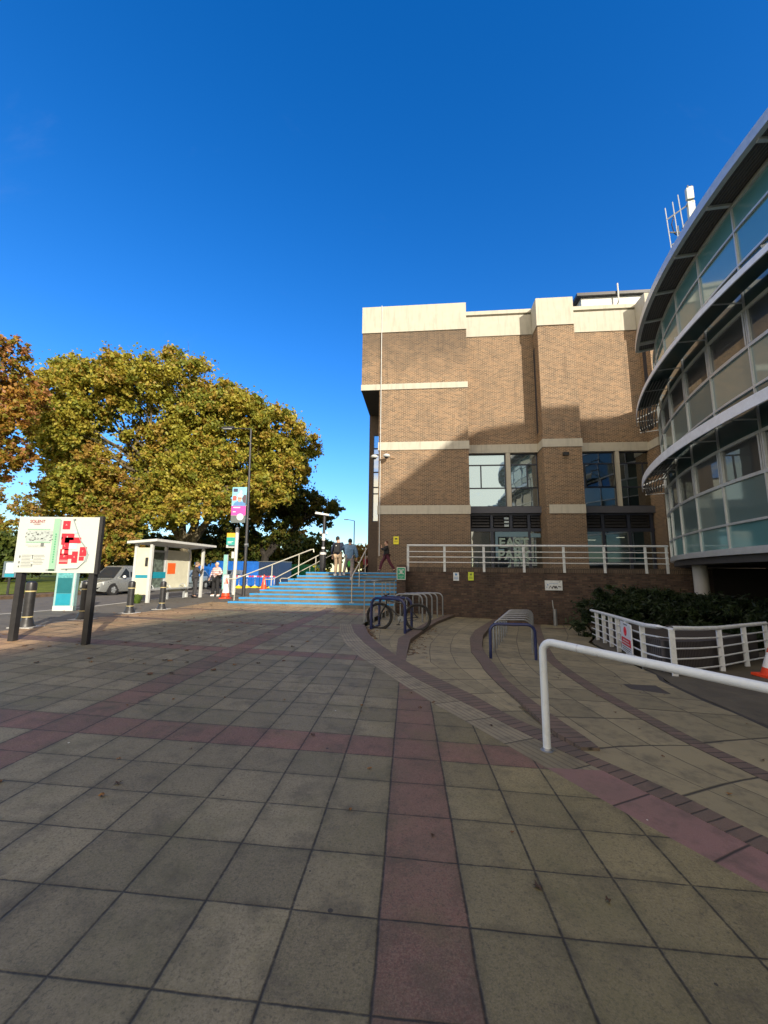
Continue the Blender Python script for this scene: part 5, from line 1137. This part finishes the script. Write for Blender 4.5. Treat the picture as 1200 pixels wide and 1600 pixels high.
for i, lb in enumerate(('leftmost blue road barrier with yellow feet, just right of the bus stop pole', 'second blue road barrier from the left, behind the lamp post', 'third blue road barrier from the left, below the navy container', 'fourth blue road barrier from the left, near the foot of the stair rail', 'rightmost of the blue road barriers, beside the plain orange cone')):
    e = slab_thing('road_barrier', (-12.75+.72*i, 35.4-.1*i), (-12.1+.72*i, 35.3-.1*i), .30, 1.15, .06, blueP, lb, 'barrier', 3, 'blue road barriers with yellow feet')
    m = MB(); m.box(0, .66, -.05, -.031, .72, .85); rb = m.build('band', cwhite, e); m = MB(); m.box(.0,.18,-.055,-.051,.72,.85); m.box(.44,.66,-.055,-.051,.72,.85); m.build('band_red', red, rb)
    m = MB(); m.box(.28,.36,-.07,-.04,-.1,.55); m.build('post', MT['white'], e)
    m = MB(); m.hexa([(.0,-.35,-.22),(.62,-.35,-.22),(.62,.3,-.22),(.0,.3,-.22)], [(.2,-.08,.0),(.42,-.08,.0),(.42,.06,.0),(.2,.06,.0)]); m.build('foot', plain('yellow_foot'+str(i), (.80,.58,.02), .5), e)
ub = empty('utility_cabinet', (-10.1, 26.6, foot(-9,26)), 0, 'small pale utility cabinet behind the foot of the bus stop pole', 'cabinet')
m = MB(); m.box(-.22,.22,-.2,.2,0,1.15); m.build('body', MT['white_dirty'], ub); m = MB(); m.box(-.25,.25,-.23,.23,1.151,1.2); m.build('lid', MT['alu'], ub); m = MB(); m.box(-.01,.01,-.21,-.201,.08,1.1); m.build('door_gap', MT['black'], ub)
tp_ = empty('teal_pole_sign', (-13.4, 34.5, .0), 0, 'slim pale teal post sign between the two blue hoardings', 'sign')
m = MB(); m.box(-.16,.16,-.05,.05,0,2.9); m.build('panel', plain('pale_teal', (.22,.46,.44), .5), tp_); m = MB(); m.box(.161,.20,-.06,.06,0,2.92); m.build('frame', MT['alu'], tp_)
ps = empty('roadside_sign', (-20.1, 22, .1), R(15), 'small blue and white sign at the park edge, left of the map board', 'sign')
m = MB(); m.box(-.05,.05,-.02,.02,0,1.2); m.build('post', MT['black'], ps); m = MB(); m.box(-.32,.28,-.05,-.021,1.0,1.85); pq = m.build('panel', plain('sign_slate', (.10,.14,.17), .5), ps)
m = MB(); m.box(-.20,.18,-.056,-.051,1.22,1.78); m.build('poster', plain('pale_poster', (.50,.56,.60), .5, 0, .3, 9), pq); m = MB(); m.box(-.22,.20,-.058,-.053,1.02,1.2); m.build('stripe', tl, pq)
# short beacon lamp at the top of the steps
bl_ = empty('street_lamp', (-3.35, 22.4, 1.5), 0, 'black and white banded lamp post with a flat head at the top of the steps', 'street lamp')
m = MB(); m.tube([(0,0,-.6),(0,0,1.2)], .17, 10); m.tube([(0,0,1.2),(.02,0,3.15)], .075, 10); m.build('pole', dkm, bl_, True)
m = MB(); [m.tube([(0,0,a),(0,0,b)], .18 if b < 1.3 else .09, 10) for a, b in ((1.0,1.12),(1.32,1.42),(1.78,2.15))]; m.build('band', cwhite, bl_, True)
m = MB(); m.sphere((-.16,-.02,2.2), .07); m.sphere((.17,-.02,2.2), .07); m.build('spotlight', cwhite, bl_, True)
m = MB(); m.hexa([(-.5,-.16,3.26),(.28,-.14,3.16),(.28,.14,3.16),(-.5,.16,3.26)], [(-.46,-.12,3.38),(.25,-.10,3.26),(.25,.10,3.26),(-.46,.12,3.38)]); m.build('lamp_head', MT['white'], bl_)
fa = empty('street_lamp', (-4.42, 60, 0), 0, 'distant slim street lamp with a short arm, right of the steps lamp against the sky', 'street lamp')
m = MB(); m.tube([(0,0,0),(0,0,9.1)], [.10,.065], 8); m.build('pole', dkm, fa, True); m = MB(); m.tube([(0,0,9.1),(-1.0,0,9.28)], .045, 6); m.build('arm', dkm, fa, True); m = MB(); m.box(-1.55,-.95,-.12,.12,9.22,9.34); m.build('lamp_head', MT['alu'], fa)

# ------------------------------------------------------------------ trees
LM = {}
def leaves(name, cols): LM[name] = [leafmat(name+'_%d' % i, c) for i, c in enumerate(cols)]; return LM[name]
oakish = leaves('plane_leaf', [(.30,.29,.040), (.38,.33,.048), (.36,.25,.046), (.19,.215,.032)])
darkg = leaves('dark_leaf', [(.070,.100,.018), (.105,.125,.022), (.150,.130,.024)])
brownl = leaves('russet_leaf', [(.30,.19,.036), (.30,.25,.036), (.18,.20,.028), (.30,.18,.045)])
orangel = leaves('orange_leaf', [(.36,.19,.035), (.30,.20,.028), (.20,.18,.025), (.36,.17,.07)])
greenl = leaves('green_leaf', [(.085,.120,.025), (.125,.150,.03), (.055,.085,.018)])
goldl = leaves('gold_leaf', [(.30,.19,.05), (.24,.15,.04), (.20,.17,.04)])
hedgem = leaves('hedge_leaf', [(.018,.033,.011), (.028,.046,.014), (.011,.022,.008)])
def foliage(name, blobs, dens, size, mats, parent, seed=1, squash=.85, hollow=.35, depth=1., up=.3, twig=.22, elong=1.5):
    rs = np.random.RandomState(seed); V = []; MI = []
    for (bx_, by_, bz_, r) in blobs:
        n = int(dens*r*r)
        # sub clumps inside the blob give an uneven outline with gaps
        nc = max(10, int(30*r)); cu = rs.normal(size=(nc, 3)); cu /= np.linalg.norm(cu, axis=1)[:, None]
        cr = r*(hollow+(1-hollow)*rs.rand(nc)**.6)[:, None]; cc = cu*cr; cs = r*rs.uniform(.07, .21, nc)
        w_ = rs.randint(0, nc, n); q = rs.normal(size=(n, 3)); q /= np.linalg.norm(q, axis=1)[:, None]
        q *= (cs[w_]*rs.rand(n)**.42)[:, None]
        stray = rs.rand(n) < twig; q[stray] *= 2.6
        p = cc[w_]+q; p[:, 1] *= depth; p[:, 2] *= squash; p += np.array([bx_, by_, bz_])
        nrm = rs.normal(size=(n, 3)); nrm[:, 2] += up*2; nrm += p/np.maximum(1e-3, np.linalg.norm(cc[w_], axis=1))[:, None]*0
        nrm /= np.linalg.norm(nrm, axis=1)[:, None]; t = np.cross(nrm, rs.normal(size=(n, 3))); t /= np.linalg.norm(t, axis=1)[:, None]; b = np.cross(nrm, t)
        s = (size*rs.uniform(.6, 1.3, n))[:, None]; t = t*s*.5*elong; b = b*s*.5
        V.append(np.stack([p-t, p-b, p+t, p+b], axis=1).reshape(-1, 3))
        # tint by clump so colour varies in patches
        pick = rs.randint(0, len(mats), nc)[w_]; fl_ = rs.rand(n) < .3; pick[fl_] = rs.randint(0, len(mats), fl_.sum()); MI.append(pick)
    V = np.concatenate(V).astype(np.float32); MI = np.concatenate(MI).astype(np.int32); nf = len(MI)
    me = bpy.data.meshes.new(name); me.vertices.add(nf*4); me.vertices.foreach_set('co', V.ravel()); me.loops.add(nf*4); me.loops.foreach_set('vertex_index', np.arange(nf*4, dtype=np.int32))
    me.polygons.add(nf); me.polygons.foreach_set('loop_start', np.arange(0, nf*4, 4, dtype=np.int32)); me.polygons.foreach_set('loop_total', np.full(nf, 4, dtype=np.int32))
    for m_ in mats: me.materials.append(m_)
    me.polygons.foreach_set('material_index', MI); me.update(calc_edges=True)
    o = bpy.data.objects.new(name, me); col.objects.link(o)
    if parent: o.parent = parent
    return o
k_ = N('plane_bark'); Pb_ = k_.coord(); bk_ = k_.ramp(k_.noise(Pb_, 2.2, 6, .7), [(.35, (.05,.04,.025)), (.5, (.12,.10,.06)), (.62, (.22,.19,.12))]); bark = k_.done(k_.pbr(bk_, .9, 0, k_.bump(k_.noise(Pb_, 8, 4), .7, .05)))
darkbark = plain('dark_bark', (.030,.025,.020), .95, 0, .4, 6, bump=.6)
def limb(m, a, b, r0, r1, rs, seg=6, wob=.05):
    a = Vector(a); b = Vector(b); L = (b-a).length; pts = []; rad = []
    for i in range(seg+1):
        t = i/seg; p = a.lerp(b, t)+Vector((rs.uniform(-1,1), rs.uniform(-1,1), rs.uniform(-.4,.6)))*L*wob*math.sin(math.pi*t); pts.append(p); rad.append(r0+(r1-r0)*t)
    m.tube(pts, rad, 8); return pts
def tree(name, base, blobs, label, mats, bk, fork, r, dens, size, seed, limbs=None, spread=2.2, group=None, **kw):
    rs = random.Random(seed); e = empty(name, base, 0, label, 'tree', group); B = Vector(base)
    jb = [(x-B.x, y-B.y+rs.uniform(-spread, spread), z-B.z, q) for x, y, z, q in blobs]
    m = MB(); f = Vector(fork)-B; limb(m, (0,0,-.3), f, r, r*.8, rs, 5, .03)
    m.lathe([(r*1.6,-.3),(r*1.25,.15),(r*1.02,.6)], (0,0,0), 10)
    starts = [f]
    if limbs:
        starts = []
        for q in limbs: p = limb(m, f-Vector((0,0,.3)), Vector(q)-B, r*.62, r*.34, rs, 6, .04); starts += [p[-1], p[4]]
    for (x, y, z, q) in jb:
        s = min(starts, key=lambda v: (v-Vector((x,y,z))).length); p = limb(m, s, (x,y,z+q*.2), r*.26, r*.05, rs, 6, .07)
        for _ in range(3):
            a = p[rs.choice((2,3,4))]; c = Vector((x,y,z))+Vector((rs.uniform(-1,1),rs.uniform(-1,1),rs.uniform(-.4,1)))*q*.8; limb(m, a, c, r*.07, r*.015, rs, 4, .08)
    m.build('trunk', bk, e, True)
    foliage('crown', jb, dens, size, mats, e, seed, **kw)
    return e
plane=[(-14.2,38,17.2,2.4),(-18.5,37,17.0,2.6),(-12.0,37.5,13.9,2.4),(-30.5,38,13.4,2.6),(-34.2,39,14.6,1.8),(-20.6,36.2,6.6,1.9),(-17.2,36.2,7.0,1.9),(-15.2,36.5,8.2,2.0),(-23.4,36.5,6.8,2.0),(-10.5,38,9.6,1.9),(-28.6,38.5,19.6,2.4),(-25.6,38,20.2,2.4),(-33.6,39,18.0,2.0),(-21.5,36.5,9.0,2.4),(-17.0,36.8,9.6,2.2),(-26.5,37,8.6,2.6),(-12.5,37,10.2,2.2),(-22.5,37.5,12.0,3.0),(-17.5,37,11.8,2.6),(-29.5,37,8.8,2.2),(-20.4,39.0,20.2,3.1),(-23.9,39.0,18.9,3.2),(-16.7,39.0,18.3,2.8),(-27.1,39.0,18.2,3.0),(-31.1,39.0,18.6,2.6),(-32.7,39.0,16.2,2.6),(-29.0,39.0,14.9,3.1),(-13.3,39.0,16.4,2.7),(-10.9,39.0,15.6,2.6),(-8.7,39.0,14.4,2.1),(-19.4,39.0,15.0,3.7),(-23.5,39.0,14.3,3.2),(-15.4,39.0,13.0,3.5),(-11.2,39.0,11.8,3.1),(-8.9,39.0,11.5,1.9),(-19.0,39.0,10.4,3.0),(-13.9,39.0,8.8,2.4),(-24.8,39.0,11.0,2.8),(-30.5,39.0,11.6,2.8),(-33.2,39.0,12.5,2.4),(-15.9,39.0,7.2,1.4),(-11.0,39.0,8.9,1.9)]
tree('plane_tree', (-18.9,39,0), plane, 'huge spreading yellow green plane tree with pale limbs behind the bus shelter', oakish, bark, (-19.1,39,3.6), .66, 1150, .215, 11, limbs=[(-22.6,39.5,10.5),(-20.3,38.4,11),(-18.2,40,12),(-15.2,39,9.6)], spread=3.0)
dark=[(-11.9,46.0,10.2,2.8),(-9.3,46.0,9.4,2.3),(-7.0,46.0,8.7,1.8),(-5.5,46.0,8.5,1.0),(-14.8,46.0,8.3,2.3),(-11.7,46.0,6.8,2.5),(-16.5,46.0,6.0,2.0),(-7.0,46.0,7.2,1.0),(-18.2,46.0,4.5,1.9),(-14.9,46.0,4.6,2.0),(-19.7,46.0,5.6,1.8),(-9.9,46.0,7.7,1.8)]
tree('plane_tree', (-13.6,46,0), dark, 'darker green shaded tree with a drooping right branch beyond the blue steps', darkg, darkbark, (-13.4,46,3.4), .5, 950, .21, 12, limbs=[(-11.5,46,7),(-15,46,6.5),(-9,45.5,7.5)], spread=1.5)
brown=[(-25.1,35.0,10.6,2.0),(-23.5,35.0,8.3,2.1),(-25.9,35.0,7.7,2.0),(-27.5,35.0,6.5,2.1),(-23.2,35.0,5.7,1.9),(-21.9,35.0,3.8,1.4),(-23.5,35.0,3.2,1.3),(-28.8,35.0,8.2,1.6),(-25.0,35.0,4.3,1.7)]
tree('chestnut_tree', (-24.4,35.5,0), brown, 'smaller russet brown and yellow tree hanging low just behind the campus map board', brownl, darkbark, (-24.6,35.5,3.0), .3, 1150, .20, 13, limbs=[(-25,35.5,8),(-23.6,35.5,6.5),(-26.6,35.5,6)], spread=1.0)
left=[(-28.6,27.0,17.2,1.8),(-27.1,27.0,17.4,1.1),(-27.4,27.0,15.0,1.8),(-26.0,27.0,13.8,1.3),(-25.1,27.0,11.7,1.1),(-26.6,27.0,11.4,2.0),(-27.4,27.0,9.3,2.0),(-25.7,27.0,9.6,1.1),(-25.0,27.0,12.6,.8),(-29.0,27.0,13.5,2.6)]
tree('beech_tree', (-28.6,27,0), left, 'orange leaved tree cut off by the left edge of the picture', orangel, darkbark, (-28.6,27,6), .35, 950, .17, 14, limbs=[(-27.6,27,14.5),(-29,27,13),(-27,27,10)], spread=1.2)
bgb=[(-57.8,62.0,11.7,2.2),(-60.5,62.0,12.7,2.5),(-55.2,62.0,10.7,1.8),(-58.8,62.0,8.2,2.5),(-53.7,62.0,10.2,1.6),(-55.2,62.0,7.2,2.2)]
tree('birch_tree', (-57.5,62,0), bgb, 'thin brownish distant tree left of the top of the campus map board', brownl, darkbark, (-57.5,62,5), .3, 150, .32, 15, spread=2)
hl=[(-38.0,40.0,3.9,1.9),(-36.5,40.0,3.2,1.5),(-38.7,40.0,2.7,2.2),(-37.0,40.0,1.4,1.4),(-35.5,40.0,2.1,1.3)]
e = empty('evergreen_bush', (-37.3,40,0), 0, 'dense dark green bush at the left edge beyond the small blue sign', 'bush'); foliage('foliage', [(x+37.3,y-40,z,q) for x,y,z,q in hl], 600, .3, greenl, e, 21)
m = MB(); [limb(m, (0,0,-.2), (x+37.3,y-40,z), .12, .03, rnd) for x,y,z,q in hl]; m.build('stems', darkbark, e)
sh_=[(-26.1,44.0,4.3,1.8),(-24.0,44.0,3.7,1.7),(-20.9,44.0,4.0,1.8),(-18.7,44.0,3.2,1.4),(-24.5,44.0,1.9,1.1),(-22.4,44.0,2.3,1.4),(-20.0,44.0,2.2,1.3),(-27.7,44.0,2.9,1.4),(-31.1,44.0,2.1,1.3),(-34.6,44.0,2.2,1.4),(-37.2,44.0,2.1,1.4),(-29.5,46,3.5,2.0),(-33,47,3.6,2.0),(-17,47,3.0,1.6)]
tag(foliage('shrubbery', sh_, 560, .32, darkg, None, 22), 'dark shrubbery under the trees behind the parked cars', 'shrubs', kind='stuff')
far = [(x, 120+rnd.uniform(-10,20), rnd.uniform(2,5), rnd.uniform(3.5,6)) for x in range(-170, -40, 6)]
tag(foliage('far_woodland', far, 110, .9, brownl+darkg, None, 23), 'far autumn woodland across the park behind the campus map board', 'woodland', kind='stuff')
bk2 = [(x, 62+rnd.uniform(-4,6), rnd.uniform(1.5,6.8), rnd.uniform(2.0,3.0)) for x in np.arange(-54,-12,1.3)]
tag(foliage('park_thicket', bk2, 260, .45, darkg, None, 26), 'dark green thicket closing the park behind the big plane tree', 'thicket', kind='stuff')
gb=[(-9.6,58.0,5.6,1.8),(-8.2,58.0,4.5,1.7),(-10.5,58.0,3.8,1.7),(-6.8,58.0,3.5,1.1),(-11.3,58.0,2.7,1.3),(-8.6,58.0,2.7,1.5)]
tree('maple_tree', (-9,58,0), gb, 'round mid green tree behind the black and white banded lamp post', greenl, darkbark, (-9,58,2), .25, 520, .3, 31, spread=.8)
og=[(-14.0,66.0,7.2,1.7),(-14.8,66.0,5.1,1.7),(-12.9,66.0,5.3,1.3),(-15.8,66.0,3.8,1.3),(-13.4,66,3.2,1.5)]
tree('cherry_tree', (-14.2,66,0), og, 'small bright orange and yellow tree between the dark tree and the green one', orangel+goldl, darkbark, (-14.2,66,2.5), .2, 420, .3, 32, spread=.6)
gd_=[(-4.4,75.0,5.0,1.8),(-2.9,75.0,4.5,1.9),(-1.7,75.0,4.1,1.7),(-3.4,75,2.4,1.8),(-5.6,75,3.2,1.5),(-.5,75,3.5,1.6)]
tree('hornbeam_tree', (-3,75,0), gd_, 'golden brown tree beside the corner of the brick tower', goldl, darkbark, (-3,75,2), .25, 560, .3, 33, squash=.9, spread=.6)
e = empty('yellow_bush', (-4.75,30,1.0), 0, 'little bright yellow bush at the top of the steps behind the lamp post', 'bush'); foliage('foliage', [(-.3,0,.65,.42),(.25,0,.6,.4),(.6,.1,.5,.3)], 1500, .13, leaves('lime_leaf', [(.42,.40,.03),(.30,.34,.03)]), e, 24)
m = MB(); limb(m, (0,0,-.3), (0,0,.5), .05, .02, rnd); m.build('stems', darkbark, e)
# planter hedge in three rounded swells, one hedge
he = empty('hedge', (9.6,13.4,-.5), 0, 'long dark green shaggy hedge in the planter below the curved glass building', 'hedge')
hb_ = []
for t in np.linspace(0, 1, 12):
    x = 7.85+(13.2-7.85)*t; y = 15.2+(10.8-15.2)*t; top = 1.02-.60*t**1.1
    hb_ += [(x-9.4+rnd.uniform(-.1,.1), y-13.4+rnd.uniform(-.1,.1), top-.70+.5, .74), (x-9.6+.9, y-13.4+.9, top-.5+.5, .8), (x-9.6-.25, y-13.4-.35, top-1.2+.5, .72), (x-9.6+1.9, y-13.4+1.7, top-.6+.5, .8)]
foliage('foliage', hb_, 5200, .05, hedgem, he, 25, squash=.8, hollow=.5, elong=4.2, up=.5)
m = MB(); [limb(m, (x,y,-.1), (x,y,z-.1), .03, .01, rnd, 3) for x,y,z,q in hb_[::2]]; m.build('stems', darkbark, he)

# ------------------------------------------------------------------ fallen leaves
fl_m = [plain('fallen_leaf_a', (.12,.055,.02), .8), plain('fallen_leaf_b', (.20,.10,.03), .8), plain('fallen_leaf_c', (.05,.03,.018), .8)]
m = MB(); rl_ = random.Random(9)
def leafat(x, y, z, s):
    a = rl_.uniform(0, 6.28); n = 9; vs = []
    for i in range(n):
        t = a+2*math.pi*i/n; r = s*(1 if i % 2 else .5)*rl_.uniform(.8,1.1); vs.append((x+r*math.cos(t), y+r*math.sin(t), z+rl_.uniform(.003,.02)))
    m.add([(x,y,z+.012)]+vs, [(0, 1+i, 1+(i+1)%n) for i in range(n)], rl_.randrange(3))
for _ in range(150): x = rl_.uniform(-7.8,-1.5); y = rl_.uniform(6,18.5); leafat(x, y, gz(x,y), rl_.uniform(.03,.07))
for _ in range(26): x = rl_.uniform(-3,1.5); y = rl_.uniform(1.5,6); leafat(x, y, gz(x,y), rl_.uniform(.015,.035))
for _ in range(90): y = rl_.uniform(8.2,14); x = K1r(y)+abs(rl_.gauss(.03,.22)); leafat(x, y, zB(x,y), rl_.uniform(.02,.055))
for _ in range(60): y = rl_.uniform(10.5,12.8); x = S1l(y)+abs(rl_.gauss(.02,.12)); leafat(x, y, zA(x,y), rl_.uniform(.03,.07))
for _ in range(70): x = rl_.uniform(-10.8,-7.6); y = rl_.uniform(10,25); leafat(x, y, foot(x,y)+.004, rl_.uniform(.03,.06))
for _ in range(22): y = rl_.uniform(3,9); x = rl_.uniform(2.4,4.5); leafat(x, y, zC(x,y)+.004, rl_.uniform(.015,.035))
tag(m.build('fallen_leaves', fl_m, None, fix=False), 'brown fallen leaves scattered over the paving and pavement', 'leaves', kind='stuff')

# ------------------------------------------------------------------ unseen blocks added behind the viewer, shaped to cast the plaza and facade shadows
cb3 = MB(); cb3.prism([(24,12.8),(19.6,12.8),(20.5,19.5),(21.7,23.6),(22.4,24.2),(24.3,26.3),(26.0,28.1),(27.1,28.9),(28.9,29.8),(31.1,30.1),(48,30.1),(48,12.8)], 'y', -24, -15.2)  # added unseen block, outline shaped to the shadow edge on the facade
cb2 = empty('shadow_block', (24, -34, 0), 0, 'unseen brick block added behind the viewer to shade the plaza', 'building')
m = MB(); m.prism([(-15.4,-40),(24,-40),(24,26),(-8.4,24.5),(-9.7,22.6),(-13.5,20.3),(-15.2,15.1)], 'z', -1, 12.2); m.build('wall', MT['brick'], cb2)  # plan outline shaped to set the shadow edge on the paving
m = MB(); m.prism([(-15.4,-40.1),(24,-40.1),(24,26.1),(-8.4,24.6),(-9.7,22.7),(-13.55,20.4),(-15.3,15.1)], 'z', 12.201, 12.7); m.build('parapet', MT['concrete'], cb2)
tb_ = cb3.build('tower', MT['brick'], cb2); tb_.location = (-24, 34, 0)  # raised block out of view, added only for its shadow
